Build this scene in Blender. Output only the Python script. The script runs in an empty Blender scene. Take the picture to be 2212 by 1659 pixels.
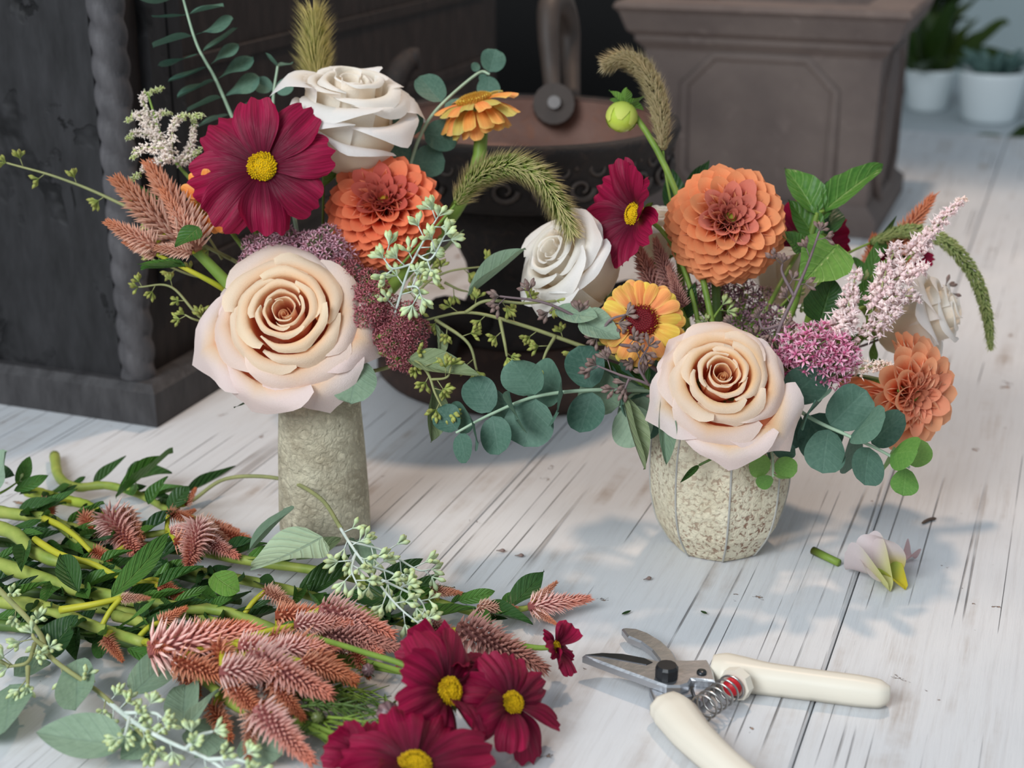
import bpy, math, random
import numpy as np
from mathutils import Vector, Matrix
random.seed(7); RNG = np.random.default_rng(7)
sc = bpy.context.scene
C = bpy.context.collection
PI = math.pi
# ------------------------------------------------------------------ camera
FPX, H, PITCH = 3250.0, 0.45, math.radians(20)
cp, sp = math.cos(PITCH), math.sin(PITCH)
CAM = Vector((0, 0, H)); FW = Vector((0, cp, -sp)); UP = Vector((0, sp, cp)); RT = Vector((1, 0, 0))
cam = bpy.data.cameras.new('camera'); co = bpy.data.objects.new('camera', cam); C.objects.link(co)
cam.sensor_width = 36; cam.lens = FPX / 2212 * 36; cam.clip_start = 0.02
co.location = CAM; co.rotation_euler = (PI/2 - PITCH, 0, 0)
cam.dof.use_dof = True; cam.dof.focus_distance = 0.91; cam.dof.aperture_fstop = 7.0
sc.camera = co
# ------------------------------------------------------------------ light
sc.view_settings.view_transform = 'Standard'; sc.view_settings.look = 'None'
sc.view_settings.gamma = 1; sc.view_settings.use_curve_mapping = False
sc.view_settings.exposure = 0.0
w = bpy.data.worlds.new('world'); sc.world = w; w.use_nodes = True
w.node_tree.nodes['Background'].inputs[0].default_value = (0.80, 0.90, 1.0, 1)
w.node_tree.nodes['Background'].inputs[1].default_value = 0.46
def area(name, loc, target, sx, sy, power, col):
    l = bpy.data.lights.new(name, 'AREA'); l.shape = 'RECTANGLE'; l.size = sx; l.size_y = sy
    l.energy = power; l.color = col
    o = bpy.data.objects.new(name, l); C.objects.link(o); o.location = loc
    o.rotation_euler = (Vector(target) - Vector(loc)).to_track_quat('-Z', 'Y').to_euler()
    return o
area('window_light', (-1.35, -1.0, 1.65), (0.0, 1.0, 0.08), 1.5, 1.3, 76, (0.90, 0.96, 1.0))
def spot(name, loc, target, power, col, ang, blend, r):
    l = bpy.data.lights.new(name, 'SPOT'); l.energy = power; l.color = col
    l.spot_size = math.radians(ang); l.spot_blend = blend; l.shadow_soft_size = r
    o = bpy.data.objects.new(name, l); C.objects.link(o); o.location = loc
    o.rotation_euler = (Vector(target) - Vector(loc)).to_track_quat('-Z', 'Y').to_euler()
spot('pendant_light', (0.40, 1.80, 1.75), (0.22, 1.45, 0), 62, (1.0, 0.72, 0.52), 58, 0.7, 0.06)

# ------------------------------------------------------------------ helpers
def P(px, py, D):
    return CAM + D * (FW + RT * ((px - 1106) / FPX) + UP * ((829.5 - py) / FPX))
def T(px, py, z=0.0):
    d = FW + RT * ((px - 1106) / FPX) + UP * ((829.5 - py) / FPX)
    return CAM + d * ((z - H) / d.z)
def depth(p): return (Vector(p) - CAM).dot(FW)
def zpix(base, py):
    k = (829.5 - py) / FPX
    return H + base.y * (k * cp - sp) / (cp + k * sp)
def cd(r, u, t): return (RT * r + UP * u - FW * t).normalized()
def s2l(c):
    c = [x / 255.0 for x in c]
    return tuple((x / 12.92 if x <= .04045 else ((x + .055) / 1.055) ** 2.4) for x in c)
def L(*c): return np.array(s2l(c))
def lerp(a, b, t):
    a = np.asarray(a, float); b = np.asarray(b, float); t = np.asarray(t, float)
    return a + (b - a) * t[..., None] if t.ndim else a + (b - a) * t
def sstep(a, b, x):
    t = np.clip((np.asarray(x, float) - a) / (b - a), 0, 1); return t * t * (3 - 2 * t)
W = {}
def thing(name, label, cat, loc=(0, 0, 0), group=None, kind=None):
    o = bpy.data.objects.new(name, None); C.objects.link(o); o.location = loc
    o.empty_display_size = 0.01
    o['label'] = label; o['category'] = cat
    if group: o['group'] = group
    if kind: o['kind'] = kind
    W[o.name] = Matrix.Translation(loc); return o
def part(name, mesh, parent, Mw=None, label=None, kind=None):
    """mesh object placed at world matrix Mw under parent (None: top level)"""
    o = bpy.data.objects.new(name, mesh); C.objects.link(o)
    if Mw is None: Mw = W[parent.name].copy() if parent else Matrix.Identity(4)
    if parent:
        o.parent = parent; o.matrix_basis = W[parent.name].inverted() @ Mw
    else: o.matrix_basis = Mw
    W[o.name] = Mw
    if label: o['label'] = label
    if kind: o['kind'] = kind
    return o
def tag(o, label, cat=None, group=None, kind=None):
    o['label'] = label
    if cat: o['category'] = cat
    if group: o['group'] = group
    if kind: o['kind'] = kind
    return o
class MB:
    def __init__(s): s.v = []; s.f = []; s.c = []; s.uv = []; s.n = 0
    def add(s, V, F, col=(1, 1, 1), uv=None):
        V = np.asarray(V, float).reshape(-1, 3); n = len(V)
        col = np.asarray(col, float)
        if col.ndim == 1: col = np.tile(col, (n, 1))
        s.v.append(V); s.c.append(col.reshape(-1, 3))
        s.uv.append(np.zeros((n, 3)) if uv is None else np.asarray(uv, float).reshape(-1, 3))
        s.f += [tuple(i + s.n for i in f) for f in F]; s.n += n
    def grid(s, X, Y, Z, col=(1, 1, 1), uv=None, wrap=False):
        X, Y, Z = np.broadcast_arrays(X, Y, Z); nv, nu = X.shape; V = np.stack([X, Y, Z], -1).reshape(-1, 3); F = []
        for j in range(nv - 1):
            for i in range(nu - (0 if wrap else 1)):
                k = (i + 1) % nu
                F.append((j*nu+i, j*nu+k, (j+1)*nu+k, (j+1)*nu+i))
        s.add(V, F, col, uv)
    def box(s, lo, hi, col=(1, 1, 1)):
        x0, y0, z0 = lo; x1, y1, z1 = hi
        V = [(x0,y0,z0),(x1,y0,z0),(x1,y1,z0),(x0,y1,z0),(x0,y0,z1),(x1,y0,z1),(x1,y1,z1),(x0,y1,z1)]
        s.add(V, [(0,3,2,1),(4,5,6,7),(0,1,5,4),(1,2,6,5),(2,3,7,6),(3,0,4,7)], col)
    def tube(s, pts, rad, sides=7, col=(1, 1, 1), cap=True, sq=None):
        pts = np.asarray([tuple(p) for p in pts], float); n = len(pts)
        rad = np.broadcast_to(np.asarray(rad, float), (n,))
        t = np.gradient(pts, axis=0); t /= np.linalg.norm(t, axis=1)[:, None] + 1e-12
        a = np.array([0, 0, 1.0]) if abs(t[0][2]) < .9 else np.array([1.0, 0, 0])
        u = np.cross(t[0], a); u /= np.linalg.norm(u)
        ang = np.linspace(0, 2*PI, sides, endpoint=False); V = []
        for i in range(n):
            u = u - t[i] * np.dot(u, t[i]); u /= np.linalg.norm(u) + 1e-12
            b = np.cross(t[i], u)
            V.append(pts[i] + rad[i] * (np.cos(ang)[:, None] * u + np.sin(ang)[:, None] * b))
        F = []
        for j in range(n - 1):
            for i in range(sides):
                k = (i + 1) % sides; F.append((j*sides+i, j*sides+k, (j+1)*sides+k, (j+1)*sides+i))
        if cap: F += [tuple(range(sides))[::-1], tuple(range((n-1)*sides, n*sides))]
        col = np.asarray(col, float)
        if col.ndim == 2: col = np.repeat(col, sides, axis=0)
        s.add(np.concatenate(V), F, col)
    def lathe(s, prof, seg=32, col=(1, 1, 1), close=False):
        prof = np.asarray(prof, float); th = np.linspace(0, 2*PI, seg, endpoint=False)
        X = prof[:, 0:1] * np.cos(th); Y = prof[:, 0:1] * np.sin(th); Z = np.repeat(prof[:, 1:2], seg, 1)
        col = np.asarray(col, float)
        if col.ndim == 2: col = np.repeat(col, seg, axis=0)
        s.grid(X, Y, Z, col, None, True)
    def blob(s, c, r, col=(1, 1, 1), ax=None):
        o = np.array([(1,0,0),(-1,0,0),(0,1,0),(0,-1,0),(0,0,1),(0,0,-1)], float) * r + np.asarray(c)
        s.add(o, [(0,2,4),(2,1,4),(1,3,4),(3,0,4),(2,0,5),(1,2,5),(3,1,5),(0,3,5)], col)
    def spindle(s, a, b, r, col_a, col_b, mid=.4, sides=4, up=None):
        a = np.asarray(a, float); b = np.asarray(b, float); d = b - a
        t = d / (np.linalg.norm(d) + 1e-12); q = np.array([0, 0, 1.0]) if abs(t[2]) < .9 else np.array([1.0, 0, 0])
        u = np.cross(t, q); u /= np.linalg.norm(u); v = np.cross(t, u); m = a + d * mid
        V = [a] + [m + r * (math.cos(x) * u + math.sin(x) * v) for x in np.linspace(0, 2*PI, sides, endpoint=False)] + [b]
        F = []
        for i in range(sides):
            k = (i + 1) % sides; F += [(0, 1+k, 1+i), (1+i, 1+k, sides+1)]
        cm = (np.asarray(col_a) * .5 + np.asarray(col_b) * .5)
        s.add(V, F, np.array([col_a] + [cm] * sides + [col_b]))
    def mesh(s, name, mat, smooth=True, M=None):
        V = np.concatenate(s.v)
        if M is not None:
            A = np.array(M); V = V @ A[:3, :3].T + A[:3, 3]
        m = bpy.data.meshes.new(name); m.from_pydata(V.tolist(), [], s.f)
        a = m.attributes.new('Col', 'FLOAT_COLOR', 'POINT')
        c = np.concatenate(s.c); a.data.foreach_set('color', np.c_[c, np.ones(len(c))].ravel().astype(np.float32))
        a = m.attributes.new('uvp', 'FLOAT_VECTOR', 'POINT'); a.data.foreach_set('vector', np.concatenate(s.uv).ravel().astype(np.float32))
        if smooth: m.polygons.foreach_set('use_smooth', [True] * len(m.polygons))
        m.materials.append(mat); m.update(); return m
    def obj(s, name, mat, parent=None, smooth=True, label=None, kind=None):
        """verts are in world space"""
        Mi = W[parent.name].inverted() if parent else None
        return part(name, s.mesh(name, mat, smooth, Mi), parent, None, label, kind)
def catmull(pts, n):
    p = np.asarray([tuple(q) for q in pts], float)
    if len(p) == 2: return p[0] + (p[1] - p[0]) * np.linspace(0, 1, n)[:, None]
    q = np.vstack([2*p[0]-p[1], p, 2*p[-1]-p[-2]]); k = len(p) - 1; out = []
    for t in np.linspace(0, k - 1e-9, n):
        i = int(t); f = t - i; a, b, c, d = q[i:i+4]
        out.append(.5 * ((2*b) + (-a+c)*f + (2*a-5*b+4*c-d)*f*f + (-a+3*b-3*c+d)*f**3))
    return np.array(out)
def frame(pos, zdir, roll=0.0, scale=1.0, ref=None):
    z = Vector(zdir).normalized(); r = Vector(ref) if ref is not None else UP
    x = r.cross(z)
    if x.length < 1e-3: x = RT.cross(z)
    x.normalize(); y = z.cross(x)
    s = scale if hasattr(scale, '__len__') else (scale,) * 3
    M = Matrix((x * s[0], y * s[1], z * s[2])).transposed().to_4x4() if False else Matrix((
        (x.x*s[0], y.x*s[1], z.x*s[2], 0), (x.y*s[0], y.y*s[1], z.y*s[2], 0), (x.z*s[0], y.z*s[1], z.z*s[2], 0), (0, 0, 0, 1)))
    return Matrix.Translation(pos) @ M @ Matrix.Rotation(roll, 4, 'Z')
def along(pos, ydir, normal, sx, sy, sz):
    y = Vector(ydir).normalized(); n = Vector(normal); x = y.cross(n)
    if x.length < 1e-4: x = y.cross(Vector((.3, .5, .8)))
    x.normalize(); z = x.cross(y)
    return Matrix.Translation(pos) @ Matrix(((x.x*sx, y.x*sy, z.x*sz, 0), (x.y*sx, y.y*sy, z.y*sz, 0), (x.z*sx, y.z*sy, z.z*sz, 0), (0, 0, 0, 1)))

# ------------------------------------------------------------------ materials
class NT:
    def __init__(s, name):
        s.m = bpy.data.materials.new(name); s.m.use_nodes = True; s.t = s.m.node_tree; s.t.nodes.clear()
        s.out = s.n('ShaderNodeOutputMaterial')
    def n(s, ty, **kw):
        x = s.t.nodes.new(ty)
        for k, v in kw.items(): setattr(x, k, v)
        return x
    def l(s, a, b): s.t.links.new(a, b)
    def val(s, sock, v):
        if hasattr(v, 'is_output') or isinstance(v, bpy.types.NodeSocket): s.l(v, sock)
        else: sock.default_value = v
    def math(s, op, a, b=0.0, c=None):
        x = s.n('ShaderNodeMath', operation=op); s.val(x.inputs[0], a); s.val(x.inputs[1], b)
        if c is not None: s.val(x.inputs[2], c)
        return x.outputs[0]
    def mix(s, f, a, b, mode='MIX'):
        x = s.n('ShaderNodeMix', data_type='RGBA', blend_type=mode); s.val(x.inputs[0], f)
        for i, v in ((6, a), (7, b)):
            if isinstance(v, bpy.types.NodeSocket): s.l(v, x.inputs[i])
            else: x.inputs[i].default_value = (*tuple(v)[:3], 1)
        return x.outputs[2]
    def noise(s, vec, scale, detail=3, rough=.55, dist=0):
        x = s.n('ShaderNodeTexNoise'); x.inputs['Scale'].default_value = scale; x.inputs['Detail'].default_value = detail
        x.inputs['Roughness'].default_value = rough; x.inputs['Distortion'].default_value = dist
        if vec is not None: s.l(vec, x.inputs['Vector'])
        return x.outputs['Fac']
    def ramp(s, f, stops):
        x = s.n('ShaderNodeValToRGB'); s.l(f, x.inputs[0]); e = x.color_ramp.elements
        while len(e) < len(stops): e.new(.5)
        for i, (p, c) in enumerate(stops):
            e[i].position = p; c = (c, c, c) if not hasattr(c, '__len__') else c; e[i].color = (*tuple(c)[:3], 1)
        return x.outputs[0]
    def mapping(s, vec, scale=(1, 1, 1), rot=(0, 0, 0), loc=(0, 0, 0)):
        x = s.n('ShaderNodeMapping'); s.l(vec, x.inputs[0]); x.inputs['Scale'].default_value = scale
        x.inputs['Rotation'].default_value = rot; x.inputs['Location'].default_value = loc; return x.outputs[0]
    def attr(s, name): return s.n('ShaderNodeAttribute', attribute_name=name)
    def obj(s): return s.n('ShaderNodeTexCoord').outputs['Object']
    def geo(s): return s.n('ShaderNodeNewGeometry').outputs['Position']
    def rand(s): return s.n('ShaderNodeObjectInfo').outputs['Random']
    def principled(s, col, rough=.5, metal=0, bump=None, bdist=.001, spec=.4, transl=0, tcol=None, coat=0):
        b = s.n('ShaderNodeBsdfPrincipled'); s.val(b.inputs['Roughness'], rough); b.inputs['Metallic'].default_value = metal
        b.inputs['Specular IOR Level'].default_value = spec; b.inputs['Coat Weight'].default_value = coat
        if isinstance(col, bpy.types.NodeSocket): s.l(col, b.inputs['Base Color'])
        else: b.inputs['Base Color'].default_value = (*tuple(col)[:3], 1)
        nrm = None
        if bump is not None:
            x = s.n('ShaderNodeBump'); x.inputs['Distance'].default_value = bdist; x.inputs['Strength'].default_value = 1
            s.l(bump, x.inputs['Height']); s.l(x.outputs[0], b.inputs['Normal'])
        if transl:
            t = s.n('ShaderNodeBsdfTranslucent')
            src = tcol if tcol is not None else col
            if isinstance(src, bpy.types.NodeSocket): s.l(src, t.inputs[0])
            else: t.inputs[0].default_value = (*tuple(src)[:3], 1)
            mx = s.n('ShaderNodeMixShader'); mx.inputs[0].default_value = transl
            s.l(b.outputs[0], mx.inputs[1]); s.l(t.outputs[0], mx.inputs[2]); s.l(mx.outputs[0], s.out.inputs[0])
        else: s.l(b.outputs[0], s.out.inputs[0])
        return s.m
def m_petal(name, var=.12, transl=.25, rough=.55, stripes=None, nscale=60, tint=None, bump=.0004):
    t = NT(name); c = t.attr('Col').outputs['Color']
    if tint is not None: c = t.mix(1, c, tint, 'MULTIPLY')
    if stripes is not None:
        uv = t.attr('uvp').outputs['Vector']
        n = t.noise(t.mapping(uv, (stripes[0], .8, 1)), 1.0, 3, .7)
        f = t.ramp(n, [(.38, 0), (.62, 1)])
        c = t.mix(f, t.mix(1, c, stripes[1], 'MULTIPLY'), t.mix(1, c, stripes[2], 'MULTIPLY'))
        bm = n
    else: bm = t.noise(t.obj(), nscale, 3, .6)
    r = t.math('MULTIPLY_ADD', t.rand(), var * 2, 1 - var)
    hs = t.n('ShaderNodeHueSaturation'); t.l(c, hs.inputs['Color']); t.l(r, hs.inputs['Value'])
    return t.principled(hs.outputs[0], rough, bump=bm, bdist=bump, spec=.25, transl=transl)
def m_leaf(name, c1, c2, rough=.45, transl=.22, vein=.5, nside=7, vcol=None, spec=.35, blot=12, bd=.0006):
    """c1/c2 colour range, feather veins from (u,v)"""
    t = NT(name); uv = t.attr('uvp').outputs['Vector']; sx = t.n('ShaderNodeSeparateXYZ'); t.l(uv, sx.inputs[0])
    au = t.math('ABSOLUTE', sx.outputs[0]); v = sx.outputs[1]
    nz = t.noise(t.mapping(uv, (1, 1, 1)), 2.2, 4)
    nz2 = t.noise(t.obj(), blot, 3)
    ph = t.math('ADD', t.math('MULTIPLY', t.math('SUBTRACT', v, t.math('MULTIPLY', au, .28)), nside * 2 * PI), t.math('MULTIPLY', nz, 1.5))
    sn = t.math('SINE', ph); ln = t.ramp(t.math('MULTIPLY_ADD', sn, .5, .5), [(.86, 0), (.98, 1)])
    mid = t.ramp(au, [(.02, 1), (.075, 0)])
    ve = t.math('MAXIMUM', t.math('MULTIPLY', ln, .55), mid)
    f = t.math('ADD', t.math('MULTIPLY', nz2, .6), t.math('MULTIPLY', t.rand(), .5))
    c = t.mix(t.ramp(f, [(.25, 0), (.85, 1)]), c1, c2)
    c = t.mix(1, c, t.attr('Col').outputs['Color'], 'MULTIPLY')
    c = t.mix(t.math('MULTIPLY', ve, vein), c, vcol if vcol is not None else np.clip(np.asarray(c2) * 1.5, 0, 1))
    bm = t.math('SUBTRACT', t.math('MULTIPLY', sn, .35), ve)
    return t.principled(c, rough, bump=bm, bdist=bd, spec=spec, transl=transl)
def m_stem(name, c1, c2, rough=.5, sc_=40):
    t = NT(name); n = t.noise(t.mapping(t.obj(), (1, 1, 1)), sc_, 4, .6)
    c = t.mix(t.ramp(n, [(.3, 0), (.7, 1)]), c1, c2)
    c = t.mix(1, c, t.attr('Col').outputs['Color'], 'MULTIPLY')
    return t.principled(c, rough, bump=n, bdist=.0004, spec=.3)
def m_vcol(name, rough=.6, transl=.1, spec=.25, var=.1):
    t = NT(name); c = t.attr('Col').outputs['Color']
    hs = t.n('ShaderNodeHueSaturation'); t.l(c, hs.inputs['Color']); t.l(t.math('MULTIPLY_ADD', t.rand(), var * 2, 1 - var), hs.inputs['Value'])
    return t.principled(hs.outputs[0], rough, spec=spec, transl=transl)
AZ = math.radians(20.5)                      # plank direction, right of +Y
DA = Vector((math.sin(AZ), math.cos(AZ), 0)) # along the planks
DB = Vector((math.cos(AZ), -math.sin(AZ), 0))# across, to the right
def m_table():
    t = NT('painted_planks'); g = t.geo(); v = t.mapping(g, (1, 1, 1), (0, 0, AZ))   # x across, y along
    r = t.rand()
    big = t.noise(v, 4.5, 3, .5); mid = t.noise(t.mapping(v, (48, 2.6, 1)), 1, 5, .7)
    fine = t.noise(t.mapping(v, (240, 9, 1)), 1, 6, .7); grime = t.noise(v, 38, 5, .62)
    c = t.mix(t.ramp(big, [(.38, 0), (.62, 1)]), L(204, 206, 209), L(216, 216, 217))
    c = t.mix(t.math('MULTIPLY', t.ramp(fine, [(.28, 1), (.50, 0)]), .26), c, L(168, 162, 160))
    st = t.math('MULTIPLY', t.ramp(mid, [(.50, 0), (.64, 1)]), t.ramp(t.noise(v, 9, 5, .65), [(.44, 0), (.62, 1)]))
    c = t.mix(t.math('MULTIPLY', t.math('MULTIPLY', st, t.ramp(grime, [(.3, .35), (.6, 1)])), .62), c, L(152, 134, 118))
    # hairline cracks along the grain
    w1 = t.noise(t.mapping(v, (52, .30, 1)), 1, 1, .4); cr = t.ramp(t.math('ABSOLUTE', t.math('SUBTRACT', w1, .5)), [(.002, 1), (.009, 0)])
    cr = t.math('MULTIPLY', cr, t.ramp(t.noise(v, 7, 3), [(.46, 0), (.60, 1)]))
    c = t.mix(t.math('MULTIPLY', cr, .55), c, L(118, 106, 98))
    # chipped paint
    ch = t.noise(v, 24, 6, .66, .6); chf = t.ramp(ch, [(.665, 0), (.68, 1)])
    c = t.mix(t.math('MULTIPLY', chf, .9), c, L(150, 116, 92))
    h = t.math('SUBTRACT', t.math('MULTIPLY', fine, .5), t.math('MULTIPLY', t.math('ADD', chf, cr), 1.2))
    return t.principled(c, .52, bump=h, bdist=.0012, spec=.3)
def m_blackwood(name, base, light, flake=True, sc_=9):
    t = NT(name); g = t.obj(); n = t.noise(t.mapping(g, (1.2, 1.2, .35)), 60, 5, .65); b = t.noise(g, sc_, 4, .6)
    c = t.mix(t.ramp(n, [(.3, 0), (.75, 1)]), base, light)
    h = n
    if flake:
        f = t.ramp(t.noise(t.mapping(g, (1, 1, .55)), 26, 5, .6, .8), [(.53, 0), (.55, 1)])
        f = t.math('MULTIPLY', f, t.ramp(b, [(.47, 0), (.55, 1)]))
        c = t.mix(f, c, L(8, 7, 8)); h = t.math('SUBTRACT', t.math('MULTIPLY', n, .3), f)
    return t.principled(c, .62, bump=h, bdist=.002, spec=.3)
def m_speckle(name, c1, c2, spk, s1=110, s2=30, th=(.56, .64), amt=.85, dark=None, bd=.0018):
    t = NT(name); g = t.obj(); n = t.noise(g, s1, 5, .62, .7); b = t.noise(g, s2, 4, .6)
    c = t.mix(t.ramp(b, [(.35, 0), (.65, 1)]), c1, c2)
    f = t.math('MULTIPLY', t.ramp(n, [(th[0], 0), (th[1], 1)]), t.ramp(t.noise(g, 16, 3), [(.32, .25), (.62, 1)]))
    c = t.mix(t.math('MULTIPLY', f, amt), c, spk)
    if dark is not None:
        f2 = t.ramp(t.noise(t.mapping(g, (1, 1, .8)), 70, 6, .7), [(.64, 0), (.70, 1)])
        c = t.mix(t.math('MULTIPLY', f2, .7), c, dark)
    return t.principled(c, .72, bump=t.math('SUBTRACT', t.math('MULTIPLY', b, .6), n), bdist=bd, spec=.25)
def m_plain(name, col, rough=.5, metal=0, ns=40, amt=.12, bd=.0003, spec=.4, coat=0):
    t = NT(name); n = t.noise(t.obj(), ns, 4, .6); c0 = np.asarray(col)
    c = t.mix(n, np.clip(c0 * (1 - amt), 0, 1), np.clip(c0 * (1 + amt), 0, 1))
    return t.principled(c, rough, metal, bump=n, bdist=bd, spec=spec, coat=coat)
# ------------------------------------------------------------------ the setting
M_TABLE = m_table()
tab = thing('table', 'whitewashed plank table under both vases, the flower pile and the pruning shears', 'table', (0, 1.2, -0.03))
def along_of(p): return Vector(p).dot(DA)
def across_of(p): return Vector(p).dot(DB)
s1, s2, s3 = across_of(T(520, 1034)), across_of(T(1110, 1033)), across_of(T(1803, 1388))
seams = [s1 - .52, s1 - .26, s1, s2, s3, s3 + .22, s3 + .44, s3 + .70]
END = along_of(T(1915, 279))
def plank(a0, a1):
    g = .0005; b = .0015; lo, hi = a0 + g, a1 - g; y0, y1 = -.15, END
    pr = [(lo, -.03), (lo, -b), (lo + b, 0), (hi - b, 0), (hi, -b), (hi, -.03)]
    m = MB(); V = []
    for y in (y0, y1):
        for x, z in pr:
            p = DB * x + DA * y; V.append((p.x, p.y, z))
    n = len(pr); F = [(i, (i+1) % n, n + (i+1) % n, n + i) for i in range(n)] + [tuple(range(n))[::-1], tuple(range(n, 2*n))]
    m.add(V, F); return m.obj('plank', M_TABLE, tab, smooth=False)
for i in range(len(seams) - 1): plank(seams[i], seams[i + 1])
M_FRAME = m_plain('table_underframe', L(120, 110, 104), .7)
m = MB(); c0, c1 = seams[0] + .05, seams[-1] - .05
V = [(DB*x + DA*y) for x, y in ((c0, 0), (c1, 0), (c1, END - .04), (c0, END - .04))]
m.add([(p.x, p.y, z) for z in (-.09, -.0302) for p in V], [(3,2,1,0),(4,5,6,7),(0,1,5,4),(1,2,6,5),(2,3,7,6),(3,0,4,7)])
m.obj('apron', M_FRAME, tab, smooth=False)
for x, y in ((c0+.04, .05), (c1-.04, .05), (c1-.04, END-.1), (c0+.04, END-.1)):
    p = DB*x + DA*y; m = MB(); m.tube([(p.x, p.y, -.78), (p.x, p.y, -.09)], [.03, .04], 4); m.obj('leg', M_FRAME, tab, smooth=False)
m = MB(); m.box((-6, -3, -.82), (7, 9, -.78)); o = m.obj('floor', m_plain('floor_concrete', L(120, 118, 116), .8, ns=6), None, False); o['kind'] = 'structure'
m = MB(); m.box((-6, 5.2, -.78), (7, 5.3, 2.6)); o = m.obj('wall_back', m_plain('wall_paint', L(196, 212, 214), .8, ns=3, amt=.05), None, False); o['kind'] = 'structure'

# ---- black carved cabinet on the left
MBK = m_blackwood('flaking_black_paint', L(26, 25, 26), L(48, 47, 49)); MBR = m_blackwood('dark_brown_wood', L(30, 24, 22), L(52, 43, 40), False)
K = T(340, 925); zt = .56
LEN = 1.0
for q in np.linspace(.3, 2.5, 400):
    p = K + DA * float(q) + Vector((0, 0, .30)); r = p - CAM
    if 1106 + FPX * r.dot(RT) / r.dot(FW) > 1112: LEN = float(q); break
cab = thing('carved_cabinet', 'black painted carved wooden cabinet with flaking paint and rope corner at left', 'cabinet', K)
def slab(a0, a1, b0, b1, z0, z1, bev=0.0):
    """box in cabinet axes: a along the planks from the corner, b leftwards"""
    m = MB(); V = []
    for z, e in ((z0, 0), (z1 - bev, 0), (z1, bev)):
        for a, b in ((a0 + e, b0 + e), (a1 - e, b0 + e), (a1 - e, b1 - e), (a0 + e, b1 - e)):
            p = K + DA * a - DB * b; V.append((p.x, p.y, z))
    m.add(V, [(0,1,2,3),(8,11,10,9)] + [(i, i+4, (i+1) % 4 + 4, (i+1) % 4) for i in range(4)] + [(i+4, i+8, (i+1) % 4 + 8, (i+1) % 4 + 4) for i in range(4)])
    return m
bp = T(316, 806, .0); zp = zpix(K + Vector((0,0,0)), 838)
slab(0, LEN, 0, .55, 0.0005, zp, .006).obj('plinth', m_blackwood('plinth_paint', L(46, 44, 45), L(74, 72, 73), False), cab, False)
slab(.022, LEN - .01, .022, .53, zp, zt).obj('body', MBR, cab, False)
slab(.014, .022, .040, .53, zp, zt).obj('front_panel', MBK, cab, False)
slab(.010, .016, .30, .53, zp, zt, .003).obj('stile', MBK, cab, False)
m = MB(); rc = K + DA * .021 - DB * .028; n = 150; th = np.linspace(0, 2*PI, 28, endpoint=False); z = np.linspace(zp, zt, n)
R = .0112 * (1 + .30 * np.abs(np.sin(1.0 * (th[None, :] + z[:, None] * 2*PI / .046))) ** .7)
m.grid(rc.x + R * np.cos(th), rc.y + R * np.sin(th), np.repeat(z[:, None], 28, 1), wrap=True)
m.obj('rope_moulding', m_blackwood('rope_paint', L(62, 60, 62), L(92, 89, 91), False), cab)
for a0, a1, z0, z1 in ((.05, .075, .105, .345), (.078, .096, .115, .340)):
    slab(a0, a1, .012, .0225, z0, z1, .004).obj('side_batten', MBK, cab, False)
for k in range(5):
    slab(.10, LEN - .05, .0195, .0225, .10 + k * .085, .10 + k * .085 + .012, .002).obj('side_rail', MBR, cab, False)

# ---- cast-iron urn
MIR = m_speckle('cast_iron', L(34, 30, 29), L(50, 44, 42), L(78, 60, 50), 90, 14, (.55, .7), .5)
MRU = m_speckle('rusted_iron', L(106, 76, 66), L(122, 96, 86), L(134, 84, 58), 60, 10, (.5, .7), .6)
uf = T(1130, 912); uc = uf + Vector((0, .135, 0)); RB = .132
urn = thing('cast_iron_urn', 'dark ornate cast iron urn with rusty bowl behind the two bouquets', 'urn', uc)
zr = zpix(uc + Vector((0, -RB, 0)), 322); zb = zpix(uc + Vector((0, -RB*.95, 0)), 452)
MU = Matrix.Translation(uc)
def lath(name, prof, mat, seg=56, par=urn, M=MU, col=(1, 1, 1)):
    m = MB(); m.lathe(prof, seg, col); return part(name, m.mesh(name, mat), par, M)
lath('foot', [(0, .0005), (.125, .0005), (.13, .006), (.13, .02), (.122, .026), (.10, .03), (.07, .04), (.0, .042)], m_speckle('dark_rust', L(56, 44, 40), L(74, 58, 52), L(96, 68, 54), 60, 10, (.5, .7), .6))
lath('pedestal', [(.0, .04), (.075, .041), (.055, .055), (.045, .075), (.05, .10), (.08, zb - .012), (.0, zb - .010)], MIR)
bowl = lath('bowl', [(0, zb - .012), (RB*.80, zb - .010), (RB*.93, zb - .004), (RB*.96, zb), (RB*.96, zb + .006), (RB*.955, zb + .014), (RB*.975, zr - .02), (RB*1.0, zr - .012), (RB*1.02, zr - .005), (RB*1.01, zr), (RB*.95, zr + .001), (RB*.93, zr - .003)], MIR)
lath('rusty_interior', [(RB*.935, zr - .001), (RB*.925, zr - .02), (RB*.88, zr - .042), (RB*.5, zr - .05), (0, zr - .05)], MRU)
MIR2 = m_plain('worn_relief', L(62, 53, 48), .6, ns=60, amt=.3)
for k in range(52):     # scroll relief round the band, two staggered rows
    a = 2*PI * k / 52; m = MB(); pts = []; up = k % 2; hb = (zr - zb)
    for q in np.linspace(0, 1, 18):
        tt = q * 2.4 * PI * (1 if up else -1); rr = hb * .20 * (1 - q * .7); aa = a + rr * math.cos(tt) / RB * 1.2; zz = zb + hb * (.30 + .32 * up) + rr * math.sin(tt)
        ra = RB * .972; pts.append(uc + Vector((ra * math.cos(aa), ra * math.sin(aa), zz)))
    m.tube(pts, np.linspace(.0026, .0014, len(pts)), 5); m.obj('relief_scroll', MIR2, bowl)
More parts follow.
